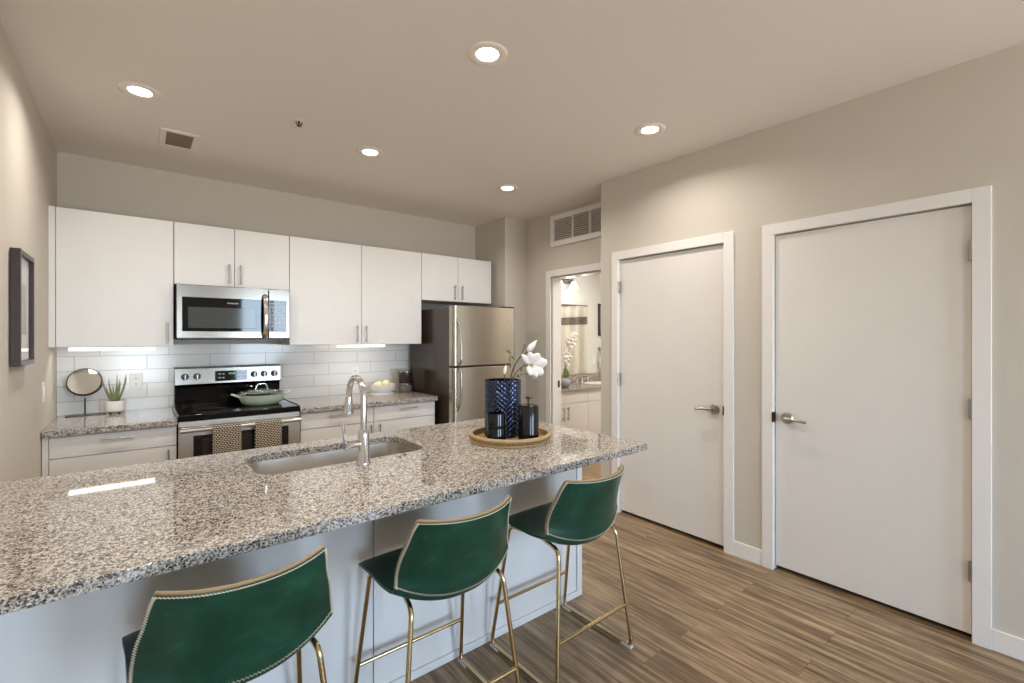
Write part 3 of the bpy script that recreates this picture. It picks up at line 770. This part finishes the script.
vs = [(x, y, zt) for x, y in inn] + [(x, y, zt) for x, y in outr] + [(x, y, zb) for x, y in inn] + [(x, y, zb) for x, y in outr]
fs = []
for i in range(n):
    j = (i + 1) % n
    fs += [(i, j, n + j, n + i), (2 * n + i, 3 * n + i, 3 * n + j, 2 * n + j), (i, 2 * n + i, 2 * n + j, j), (n + i, n + j, 3 * n + j, 3 * n + i)]
m.add(vs, fs)
tag(m.build('granite_countertop', 'granite', loc=(.8, 1.97, CT), bevel=.002), 'large speckled granite peninsula top with the sink cut into it', 'countertop', 'granite countertops')

pb = thing('peninsula_cabinet', 'white panelled peninsula base behind the green stools', 'cabinet', (.72, 2.1, 0))
BX1, BY0, BY1 = 1.884, 1.745, 2.48
m = MB()
for (a, b) in ((XL + .002, .708), (.712, BX1 - .04)):
    B(a, b, BY0 - .006, BY0 + .012, .034, .8265).build('front_panel', 'island', pb, bevel=.0015)
B(BX1 - .038, BX1, BY0 - .012, BY0 + .012, .034, .8265).build('corner_stile', 'island', pb, bevel=.002)
B(XL + .002, BX1, BY0 - .014, BY0 + .012, 0, .033).build('plinth', 'island', pb, bevel=.002)
B(BX1 - .018, BX1, BY0 + .013, BY1, 0, .8265).build('end_panel', 'island', pb, bevel=.0015)
m = B(XL + .002, BX1 - .019, BY1 - .02, BY1, .10, .8265); m.box(XL + .002, BX1 - .019, BY1 - .1, BY1 - .08, 0, .10)
m.build('back_panel', 'white', pb, bevel=.001)

sk = thing('kitchen_sink', 'undermount stainless steel sink set into the peninsula top', 'sink', (hc[0], hc[1], .62))
prof = [(0.022, .8265), (0.004, .8262), (0.002, .80), (-.004, .68), (-.012, .648), (-.035, .632), (-.06, .630)]
m = MB(); loops = []
for (off, z) in prof: loops.append([(x, y, z) for x, y in rrect(SX0 - off, SX1 + off, SY0 - off, SY1 + off, max(.03, .085 + off), 8)])
k = len(loops[0]); m.v = [p for L in loops for p in L]
for i in range(len(loops) - 1): m.f += [(i * k + a, i * k + (a + 1) % k, (i + 1) * k + (a + 1) % k, (i + 1) * k + a) for a in range(k)]
m.f.append(tuple(range((len(loops) - 1) * k, len(loops) * k)))
m.build('basin', 'sink', sk)
MB().lathe([(.0001, .001), (.025, .001), (.030, .004), (.045, .004), (.048, .0005)], (hc[0], hc[1] + .03, .630), 32).build('drain', 'chrome', sk)

fc = thing('kitchen_faucet', 'tall chrome gooseneck faucet standing at the sink', 'faucet', (.752, 1.948, CT))
fx, fy = .752, 1.948
MB().lathe([(.0001, 0), (.030, 0), (.030, .006), (.025, .014), (.0235, .13), (.019, .140), (.0145, .146), (.0001, .148)], (fx, fy, CT), 32).build('body', 'chrome', fc)
ay, ar = fy + .088, .088
neck = [(fx, fy, CT + .142), (fx, fy, 1.06), (fx, fy, 1.128)] + arc((fx, ay, 1.134), ar, PI, .12, 18, 'YZ') + [(fx, ay + ar + .002, 1.125)]
MB().tube(neck, .0132, 16).build('gooseneck', 'chrome', fc)
MB().tube([(fx, ay + ar + .001, 1.130), (fx, ay + ar + .004, 1.112), (fx, ay + ar + .009, 1.075), (fx, ay + ar + .013, 1.052), (fx, ay + ar + .0135, 1.049)], [.0140, .0165, .0210, .0240, .0195], 18).build('spray_head', 'chrome', fc)
m = MB().tube([(fx - .018, fy, CT + .088), (fx - .060, fy, CT + .088), (fx - .084, fy, CT + .088)], [.0160, .0165, .0235], 18)
hd = m.build('valve', 'chrome', fc)
MB().tube([(fx - .078, fy, CT + .098), (fx - .084, fy - .002, CT + .13), (fx - .090, fy - .004, CT + .182)], [.0075, .0065, .0055], 10).build('lever', 'chrome', hd)
tag(MB().lathe([(.0001, .0), (.022, 0), (.022, .004), (.017, .007), (.0001, .0075)], (.935, 1.953, CT), 28).build('sink_button', 'chrome', loc=(.935, 1.953, CT)),
    'small round chrome button on the granite right of the faucet', 'button')

# ------------------------------------------------------------------ tray group
tcx, tcy = 1.535, 1.925
tr = thing('round_tray', 'round woven tray with beaded rim on the peninsula', 'tray', (tcx, tcy, CT))
MB().lathe([(.0001, .002), (.196, .002), (.200, .008), (.0001, .010)], (tcx, tcy, CT), 56).build('tray_base', 'basket', tr)
m = MB().lathe([(.196, 0), (.210, 0), (.2135, .006), (.211, .012), (.200, .012), (.196, 0)], (tcx, tcy, CT), 64, 'Z', False)
m.lathe([(.198, .026), (.211, .025), (.215, .031), (.212, .040), (.203, .042), (.196, .036), (.198, .026)], (tcx, tcy, CT), 64, 'Z', False)
m.lathe([(.1975, .010), (.2005, .010), (.2005, .028), (.1975, .028), (.1975, .010)], (tcx, tcy, CT), 64, 'Z', False)
m.build('rim', 'basket2', tr)
m = MB()
for k in range(84):
    a = 2 * PI * k / 84; m.ball((tcx + .2095 * math.cos(a), tcy + .2095 * math.sin(a), CT + .0185), .0074, 6, (1, 1, .95))
m.build('bead_row', 'basket', tr)

vcx, vcy = 1.545, 2.000
TZ = CT + .0105
# diamond relief wall
vs_ = MB(); nu, nv = 40, 64; H_ = .300; Rv = .0965
def vw(u, v):
    a = 2 * PI * v; h = H_ * u
    r = Rv + -.0065 * (abs(((u * 12 + v * 20) % 1) - .5) + abs(((u * 12 - v * 20) % 1) - .5) - .6)
    return (vcx + r * math.cos(a), vcy + r * math.sin(a), TZ + h)
vs_.grid(vw, 96, 240)
vs_.lathe([(Rv - .001, H_), (Rv - .007, H_), (Rv - .007, .01), (.0001, .01)], (vcx, vcy, TZ), 64, 'Z', False)
vs_.lathe([(.0001, 0), (Rv - .001, 0)], (vcx, vcy, TZ), 64)
vt = thing('cylinder_vase', 'dark blue glass vase with diamond relief, tallest on the round tray', 'vase', (vcx, vcy, TZ))
vs_.build('vase_body', 'vase', vt, angle=14)

bt = thing('magnolia_branch', 'white magnolia branch with buds standing in the dark vase', 'flowers', (vcx, vcy, TZ))
base_p = (vcx - .01, vcy - .02, TZ + .013)
def twig(pts, r0, r1):
    P = fillet(pts, .05, 4); return MB().tube(P, [r0 + (r1 - r0) * i / (len(P) - 1) for i in range(len(P))], 8)
tip = Vector((1.745, 2.0, 1.352)); mid = Vector((1.660, 2.0, 1.235))
twig([base_p, (1.590, 1.99, 1.10), (1.598, 2.0, 1.19), (1.640, 2.0, 1.262), (1.668, 2.0, 1.290), (1.700, 2.0, 1.345), (1.703, 2.0, 1.362)], .0042, .0022).build('twig', 'twig', bt)
twig([(1.664, 2.0, 1.286), (1.700, 2.0, 1.310), (1.725, 1.998, 1.318)], .0028, .0022).build('twig', 'twig', bt)
twig([(1.575, 1.985, 1.12), (1.622, 2.0, 1.192), (1.664, 1.99, 1.232), (1.700, 1.985, 1.246)], .0035, .0025).build('twig', 'twig', bt)
twig([(1.582, 1.99, 1.13), (1.645, 1.99, 1.195), (1.715, 1.985, 1.193)], .0025, .0016).build('twig', 'twig', bt)
twig([(1.560, 2.0, 1.12), (1.556, 2.0, 1.18), (1.556, 2.0, 1.205)], .0025, .002).build('twig', 'twig', bt)
twig([(1.598, 2.0, 1.23), (1.592, 2.0, 1.29), (1.600, 2.0, 1.32)], .002, .0014).build('twig', 'twig', bt)
def petal(base_, tip_, width, nrm, cup=.25):
    b, t = Vector(base_), Vector(tip_); d = t - b; nn = Vector(nrm).normalized(); side = d.cross(nn).normalized(); nn = side.cross(d).normalized()
    def fn(u, v):
        wv = width * math.sin(PI * min(1, u ** .8 * .93 + .04)) ** .75 * (v - .5) * 2
        return b + d * u + side * wv + nn * (cup * d.length * (u * u * .5 - u * .35) + abs(v - .5) ** 2 * width * 1.0)
    return MB().grid(fn, 9, 6)
# open blossom facing the viewer, its plane spanned by right and up
rt, upv, toward = Vector((.779, -.627, 0)), Vector((0, 0, 1)), Vector((-.627, -.779, 0))
fcn = Vector((1.728, 1.972, 1.246))
fl = MB().ball(fcn + toward * .008, .010, 8).build('blossom', 'pollen', bt)
for (ax, az, ln, wd_) in ((-.056, .056, 1, .020), (-.010, .070, 1, .024), (.040, .062, 1, .030), (.084, .018, 1, .036), (.060, -.052, 1, .036), (-.008, -.056, 1, .026), (.028, -.066, .9, .028)):
    petal(fcn, fcn + rt * ax + upv * az + toward * .028, wd_, -toward, .35).build('petal', 'petal', fl, solid=.0012)
bud0 = Vector((1.722, 1.998, 1.322)); bud1 = bud0 + rt * .052 + upv * .062
bd = MB().tube([bud0 + (bud1 - bud0) * u for u in (0, .15, .35, .6, .85, 1)], [.006, .015, .018, .014, .007, .001], 12)
bd.build('bud', 'petal', bt)
b0 = Vector((1.556, 2.0, 1.200)); MB().tube([b0, b0 + Vector((.002, 0, .012)), b0 + Vector((.006, 0, .03)), b0 + Vector((.012, 0, .05))], [.004, .009, .008, .001], 10).build('bud', 'petal', bt)
for (bp, dxr, dz, wd_) in (((1.598, 2.0, 1.318), -.024, .010, .008), ((1.604, 2.0, 1.30), .020, -.024, .006), ((1.672, 1.992, 1.234), -.004, -.030, .006), ((1.640, 1.99, 1.197), .010, -.020, .009), ((1.70, 1.99, 1.295), .050, .008, .006)):
    petal(bp, Vector(bp) + rt * dxr + upv * dz + toward * .006, wd_, -toward, .3).build('leaf', 'leaf2', bt, solid=.001)

def cup(z, label):
    t = thing('candle_jar', label, 'candle', (1.418, 1.888, z), 'stacked black candle jars')
    MB().lathe([(.0001, 0), (.044, 0), (.048, .004), (.0485, .070), (.0475, .0725), (.0445, .0725), (.044, .05), (.0001, .05)], (1.418, 1.888, z), 40).build('jar_body', 'candle', t)
    MB().lathe([(.0001, .050), (.0438, .050), (.0438, .054), (.0001, .0545)], (1.418, 1.888, z), 32).build('wax', 'black', t)
cup(TZ, 'lower glossy black candle jar in front of the dark vase')
cup(TZ + .0735, 'upper glossy black candle jar stacked in front of the dark vase')
jc = (1.572, 1.818)
kj = thing('lidded_canister', 'black speckled canister with a small metal knob on the tray', 'canister', (jc[0], jc[1], TZ))
MB().lathe([(.0001, 0), (.049, 0), (.0535, .004), (.0535, .172), (.051, .176), (.0001, .176)], (jc[0], jc[1], TZ), 44).build('canister_body', 'speckle', kj)
kl = MB().lathe([(.0001, .1762), (.046, .1762), (.046, .181), (.0001, .182)], (jc[0], jc[1], TZ), 40).build('lid', 'candle', kj)
m = MB().cyl((jc[0], jc[1], TZ + .181), (jc[0], jc[1], TZ + .216), .005, n=10); m.lathe([(.0001, .210), (.012, .212), (.018, .218), (.018, .224), (.0001, .227)], (jc[0], jc[1], TZ), 24)
m.build('knob', 'bronze', kl)

# ------------------------------------------------------------------ picture on the left wall
pf = thing('framed_picture', 'dark wood framed print hanging on the left wall', 'picture', (XL, 3.12, 1.27))
y0, y1, z0, z1 = 2.915, 3.265, 1.272, 1.788; f = .022
m = MB(); xa, xb = XL + .004, XL + .036
m.box(xa, xb, y0, y0 + f, z0, z1); m.box(xa, xb, y1 - f, y1, z0, z1); m.box(xa, xb, y0 + f, y1 - f, z0, z0 + f); m.box(xa, xb, y0 + f, y1 - f, z1 - f, z1)
m.build('frame', 'wood_frame', pf, bevel=.002)
B(XL + .001, XL + .018, y0 + f - .004, y1 - f + .004, z0 + f - .004, z1 - f + .004).build('mat_board', 'paper', pf)
B(XL + .0182, XL + .0186, y0 + .09, y1 - .09, z0 + .14, z1 - .14).build('print', 'print', pf)
B(XL + .025, XL + .027, y0 + f - .003, y1 - f + .003, z0 + f - .003, z1 - f + .003).build('glazing', 'picture_glass', pf)

# ------------------------------------------------------------------ bar stools
def catmull(P, n):
    out = []; m = len(P)
    for i in range(m - 1):
        p0, p1, p2, p3 = P[max(i - 1, 0)], P[i], P[i + 1], P[min(i + 2, m - 1)]
        for k in range(n):
            t = k / n
            out.append(tuple(.5 * (2 * b + (c - a) * t + (2 * a - 5 * b + 4 * c - d) * t * t + (3 * b - a - 3 * c + d) * t ** 3) for a, b, c, d in zip(p0, p1, p2, p3)))
    return out + [P[-1]]
# y, z, half width, side lift in z, side wrap in +y
PROF = catmull([(.192, .562, .206, .000, -.004), (.202, .581, .232, .002, -.010), (.168, .592, .238, .006, -.008), (.09, .584, .232, .012, 0), (.0, .571, .229, .020, .006),
                (-.075, .553, .226, .042, .020), (-.122, .541, .224, .060, .040), (-.153, .567, .221, .052, .062), (-.166, .628, .217, .022, .078), (-.181, .690, .210, .010, .082),
                (-.199, .748, .196, .004, .080), (-.214, .800, .186, .004, .072), (-.224, .828, .178, .006, .064)], 5)
def shell_pt(t, s):
    x = t * (len(PROF) - 1); i = min(int(x), len(PROF) - 2); f_ = x - i
    y, z, hw, lz, wy = (PROF[i][k] * (1 - f_) + PROF[i + 1][k] * f_ for k in range(5))
    q = abs(s) ** 2.2
    return Vector((hw * s, y + wy * q, z + lz * q))
def shell_n(t, s):
    e_ = .004
    a = shell_pt(min(1, t + e_), s) - shell_pt(max(0, t - e_), s); b = shell_pt(t, min(1, s + e_)) - shell_pt(t, max(-1, s - e_))
    return a.cross(b).normalized()       # points to the sitter's side / up, sign checked below
NS = -1 if shell_n(.3, 0).z < 0 else 1
TB = 6.95 / 12                             # seam between seat and backrest
def seam(s): return TB - .012 * (1 - abs(s) ** 2)
def make_stool(label):
    st = thing('bar_stool', label, 'bar stool', (0, 0, 0), 'green leather bar stools')
    th = .007
    def closed_shell(ta, tb, nt, out):
        m = MB(); ns = 20
        g0 = lambda u, v: shell_pt(ta + (tb - ta) * u, v * 2 - 1) + NS * shell_n(ta + (tb - ta) * u, v * 2 - 1) * th * (math.sin(PI * min(1, max(0, v)))) ** .3
        g1 = lambda u, v: shell_pt(ta + (tb - ta) * u, v * 2 - 1) - NS * shell_n(ta + (tb - ta) * u, v * 2 - 1) * out
        m.grid(g0, nt, ns); o = len(m.v); m.grid(g1, nt, ns); W = ns + 1
        rim = [i * W for i in range(nt + 1)] + [nt * W + j for j in range(1, ns + 1)] + [i * W + ns for i in range(nt - 1, -1, -1)] + [j for j in range(ns - 1, 0, -1)]
        m.f += [(rim[i], rim[(i + 1) % len(rim)], o + rim[(i + 1) % len(rim)], o + rim[i]) for i in range(len(rim))]
        return m
    closed_shell(0, TB + .01, 26, .009).build('seat', 'leather', st, angle=60)
    closed_shell(TB, 1, 24, .011).build('backrest', 'leather', st, angle=60)
    # edge binding round the backrest
    def edge_path(off):
        P = [shell_pt(t, -1) - NS * shell_n(t, -.97) * off for t in [TB + (1 - TB) * i / 24 for i in range(25)]]
        P += [shell_pt(1, s) - NS * shell_n(1, s) * off for s in [-1 + 2 * i / 24 for i in range(1, 25)]]
        P += [shell_pt(t, 1) - NS * shell_n(t, .97) * off for t in [1 - (1 - TB) * i / 24 for i in range(1, 25)]]
        return P
    part_label(MB().tube([p for p in edge_path(.001)], .0052, 8).build('edge_binding', 'edge', st), 'tan leather edge binding')
    # zigzag stitching round the outside of the backrest
    def zig(fn, n, amp):
        P = []
        for i in range(n + 1): P.append(fn(i / n, amp if i % 2 else -amp))
        return MB().tube(P, .0013, 5)
    def outp(t, s, off=.0122): return shell_pt(t, s) - NS * shell_n(t, s) * off
    z_ = zig(lambda u, a: outp(TB + .012 + a, -1 + 2 * u), 100, .006)
    z_.v += []; 
    for sd in (-1, 1):
        q = zig(lambda u, a: outp(TB + (1 - TB) * u, sd * (.985 + a)), 84, .014); z_.add(q.v, q.f)
    q = zig(lambda u, a: outp(.994 + a, -1 + 2 * u, .0122), 100, .006); z_.add(q.v, q.f)
    part_label(z_.build('stitching', 'stitch', st), 'cream zigzag stitching')
    r = .0085; FX, FR, FF = .235, -.168, .245
    for sx in (-1, 1):
        # rear leg, front leg, floor runner, caps
        MB().tube(fillet([(sx * .160, .0, .552), (sx * .180, -.122, .545), (sx * FX, FR, .045)], .036, 6), r, 12).build('leg', 'brass', st)
        MB().tube(fillet([(sx * .165, .06, .556), (sx * .200, .162, .562), (sx * FX, FF - .002, .045)], .03, 6), r, 12).build('leg', 'brass', st)
        MB().tube(fillet([(sx * FX, FR, .045), (sx * FX, FR + .004, .0135), (sx * FX, FF - .004, .0135), (sx * FX, FF - .002, .045)], .026, 6), r, 12).build('runner', 'brass', st)
        for yy, dr in ((FR, 1), (FF, -1)):
            part_label(B(sx * FX - .0115, sx * FX + .0115, min(yy - dr * .006, yy + dr * .05), max(yy - dr * .006, yy + dr * .05), 0, .013).build('foot_cap', 'clear', st, bevel=.003), 'clear plastic foot cap')
        MB().tube([(sx * .160, -.002, .553), (sx * .165, .062, .556)], .0085, 10).build('seat_rail', 'brass', st)
    lerp = lambda a, b, t: a + (b - a) * t
    tz = (.2 - .045) / (.546 - .045)
    yr, xr_ = lerp(FR, -.122, tz), lerp(FX, .178, tz); yf, xf = lerp(FF, .162, tz), lerp(FX, .200, tz)
    MB().tube([(-xr_, yr, .2), (xr_, yr, .2)], r * .9, 12).build('footrest', 'brass', st)
    MB().tube([(-xf, yf, .2), (xf, yf, .2)], r * .9, 12).build('footrest', 'brass', st)
    return st
stool = make_stool('green leather bar stool at the front left, only its backrest fully in view')
spots = [(.207, 1.458, 1, None), (.850, 1.458, 0, 'middle green leather bar stool with brass legs under the peninsula'),
         (1.490, 1.458, 1, 'green leather bar stool at the far right end of the peninsula, nearest the doors')]
for (x, y, a, lb) in spots:
    o = stool if lb is None else copy_tree(stool)
    o.location = (x, y, 0); o.rotation_euler = (0, 0, math.radians(a))
    if lb: o['label'] = lb

# ------------------------------------------------------------------ bathroom seen through the doorway
vn = thing('bathroom_vanity', 'white bathroom vanity cabinet seen through the doorway', 'cabinet', (4.3, 3.97, 0))
VY, VX0, VX1, VZ = 3.72, 3.442, 5.0, .815
m = B(VX0 + .012, VX1, VY + .02, 4.205, .1, VZ - .03); m.box(VX0 + .012, VX1, VY + .08, 4.205, 0, .1); m.build('body', 'white', vn, bevel=.001)
for (a, b) in ((3.456, 4.148), (4.152, 4.99)): B(a, b, VY, VY + .019, .645, VZ - .034).build('false_drawer', 'white', vn, bevel=.0015)
for (a, b, hx_) in ((3.456, 3.757, 3.722), (3.761, 4.148, 3.798), (4.152, 4.99, 4.95)):
    d = B(a, b, VY, VY + .019, .11, .640).build('door', 'white', vn, bevel=.0015); pull(d, (hx_, VY - .026, .46), (hx_, VY - .026, .61), (0, -.026, 0))
vt_ = MB().box(VX0 + .01, VX1 + .01, VY - .025, 4.21, VZ - .03, VZ)
structure(B(3.46, VX1 + .01, 4.20, 4.2195, VZ + .001, VZ + .10).build('trim_5', 'granite'), 'low granite backsplash in the bathroom')
tag(vt_.build('granite_countertop', 'granite', loc=(4.3, 3.97, VZ), bevel=.002), 'speckled granite top of the bathroom vanity under the orchid vase', 'countertop', 'granite countertops')
bs = MB(); 
for (off, z) in ((0, .003), (-.012, .004), (-.016, .0008)): pass
bs.lathe([(.205, .0005), (.205, .004), (.188, .004), (.170, .0012), (.0001, .0009)], (0, 0, 0), 40)
bs.v = [(4.60 + p[0], 3.965 + p[1] * .72, VZ + p[2]) for p in bs.v]
tag(bs.build('vanity_basin', 'pot', loc=(4.60, 3.965, VZ)), 'white oval basin in the bathroom vanity', 'basin')
bf = thing('bathroom_faucet', 'low chrome faucet on the bathroom vanity', 'faucet', (4.50, 4.14, VZ))
m = MB().lathe([(.0001, 0), (.026, 0), (.024, .008), (.017, .02), (.016, .075), (.0001, .085)], (4.50, 4.14, VZ), 24); m.build('body', 'chrome', bf)
MB().tube(fillet([(4.50, 4.14, VZ + .06), (4.50, 4.09, VZ + .095), (4.50, 4.03, VZ + .075)], .03, 5), .010, 12).build('spout', 'chrome', bf)
for sx in (-1, 1):
    MB().tube([(4.50 + sx * .10, 4.14, VZ), (4.50 + sx * .10, 4.14, VZ + .045), (4.50 + sx * .135, 4.13, VZ + .062)], [.018, .012, .007], 12).build('tap_lever', 'chrome', bf)
bm_ = thing('wall_mirror', 'large frameless mirror above the bathroom vanity', 'mirror', (4.1, 4.22, .93))
B(3.46, 4.683, 4.211, 4.2195, .925, 1.815).build('mirror_glass', 'mirror', bm_)
B(3.46, 4.683, 4.206, 4.2198, 1.815, 1.827).build('top_channel', 'nickel', bm_)
vl = thing('vanity_light', 'lit glass shade light fixture above the bathroom mirror', 'wall light', (4.12, 4.22, 2.10))
B(3.75, 4.40, 4.195, 4.2195, 2.085, 2.155).build('back_plate', 'nickel', vl, bevel=.004)
for x in (3.80, 4.05, 4.30):
    MB().tube(fillet([(x, 4.20, 2.12), (x, 4.11, 2.155), (x, 4.10, 2.09)], .03, 4), .008, 10).build('arm', 'nickel', vl)
    MB().lathe([(.018, .0), (.026, -.005), (.048, -.050), (.066, -.100), (.062, -.100), (.045, -.050), (.018, -.010)], (x, 4.10, 2.11), 32, 'Z', False).build('shade', 'shade', vl)
for x in (3.93, 4.18):
    ld = bpy.data.lights.new('vanity_bulb', 'POINT'); ld.energy = 5; ld.shadow_soft_size = .05; ld.color = (1, .98, .95)
    lo = bpy.data.objects.new('vanity_bulb', ld); COL.objects.link(lo); lo.location = (x, 3.80, 1.98)
outlet('light_switch', 'white switch plate on the bathroom wall right of the mirror', (4.825, 4.22, 1.095), (0, -1, 0))
# orchid
ov = thing('orchid_vase', 'round grey vase holding the orchid on the vanity', 'vase', (3.905, 3.86, VZ))
MB().lathe([(r_ * .68, h_ * .75) for r_, h_ in ((.0001, 0), (.05, 0), (.085, .025), (.100, .065), (.092, .105), (.060, .135), (.045, .142), (.041, .140), (.055, .13), (.085, .10), (.09, .065), (.07, .03), (.0001, .012))], (3.905, 3.86, VZ), 40).build('vase_body', 'grey_vase', ov)
oc = thing('orchid', 'white orchid with two bloom clusters in the grey vase', 'flowers', (3.905, 3.86, VZ))
twig([(3.905, 3.86, VZ + .02), (3.91, 3.855, 1.05), (3.95, 3.84, 1.25), (3.96, 3.835, 1.345)], .006, .003).build('stem', 'leaf2', oc)
twig([(3.905, 3.86, VZ + .02), (3.89, 3.85, 1.0), (3.875, 3.84, 1.125)], .006, .003).build('stem', 'leaf2', oc)
for (dx, dz) in ((-.03, .13), (.03, .12), (.0, .15), (.05, .09)):
    petal((3.905 + dx * .3, 3.855, VZ + .09), (3.905 + dx, 3.84, VZ + .09 + dz), .02, (0, 1, 0), .1).build('leaf', 'leaf2', oc, solid=.002)
for (cx_, cz_) in ((3.96, 1.395), (4.0, 1.35), (3.915, 1.365), (3.945, 1.315), (4.005, 1.42), (3.875, 1.20), (3.91, 1.16), (3.85, 1.15), (3.89, 1.115)):
    c_ = Vector((cx_, 3.82, cz_)); b_ = MB().ball(c_ + Vector((0, -.006, 0)), .007, 6).build('blossom', 'pollen', oc)
    mp = MB()
    for k in range(5):
        a = PI / 2 + k * 2 * PI / 5; q = petal(c_, c_ + rt * .046 * math.cos(a) + upv * .046 * math.sin(a) - Vector((0, .01, 0)), .024, (0, 1, 0), .2); mp.add(q.v, q.f)
    mp.build('petals', 'petal', b_, solid=.001)
# shower curtain and rod, met in the mirror
rod = thing('curtain_rod', 'metal shower curtain rod in the bathroom', 'rod', (5.4, 3.1, 1.93))
MB().tube([(5.4, 2.0, 1.93), (5.4, 4.22, 1.93)], .0125, 12).build('rod_tube', 'nickel', rod)
cu = thing('shower_curtain', 'cream shower curtain with a grey patterned band', 'curtain', (5.4, 3.1, .2))
def cf(z0, z1, off): return lambda u, v: (5.4 + off + .022 * math.sin(v * 60), 2.25 + 1.9 * v, z0 + (z1 - z0) * u)
MB().grid(cf(.12, 1.90, 0), 12, 160).build('fabric', 'curtain', cu, solid=.002)
MB().grid(cf(1.60, 1.72, -.0035), 4, 160).build('pattern_band', 'band', cu)
m = MB()
for k in range(16):
    y = 2.3 + k * .12; m.tube([(5.4 + .019 * math.cos(a), y, 1.925 + .026 * math.sin(a)) for a in [2 * PI * i / 12 for i in range(12)]], .002, 5, closed=True)
m.build('rings', 'nickel', cu)
dk = thing('wall_art', 'dark framed picture on the bathroom wall beside the doorway edge', 'picture', (5.0, 4.22, 1.4))
B(4.90, 5.28, 4.195, 4.2195, 1.42, 1.86).build('frame', 'darkpic', dk, bevel=.003)
B(4.93, 5.25, 4.1935, 4.196, 1.45, 1.83).build('print', 'print', dk)
th_ = thing('towel_ring', 'metal towel ring with a pale towel on the bathroom wall', 'towel ring', (4.93, 4.22, 1.2))
MB().lathe([(.0001, -.05), (.012, -.05), (.012, -.012), (.028, -.008), (.028, 0), (.0001, 0)], (4.93, 4.2195, 1.245), 20, 'Y').build('mount', 'nickel', th_)
MB().tube([(4.93 + .07 * math.cos(2 * PI * i / 28), 4.172, 1.165 + .07 * math.sin(2 * PI * i / 28)) for i in range(28)], .005, 8, closed=True).build('ring', 'nickel', th_)
tw = MB().grid(lambda u, v: (4.93 + (v - .5) * .12, 4.172 - .012 + .004 * math.sin(v * 18), .98 + .13 * u), 6, 18)
tag(tw.build('hand_towel', 'paper', loc=(4.93, 4.16, .98), solid=.012), 'pale hand towel hanging from the bathroom towel ring', 'towel')
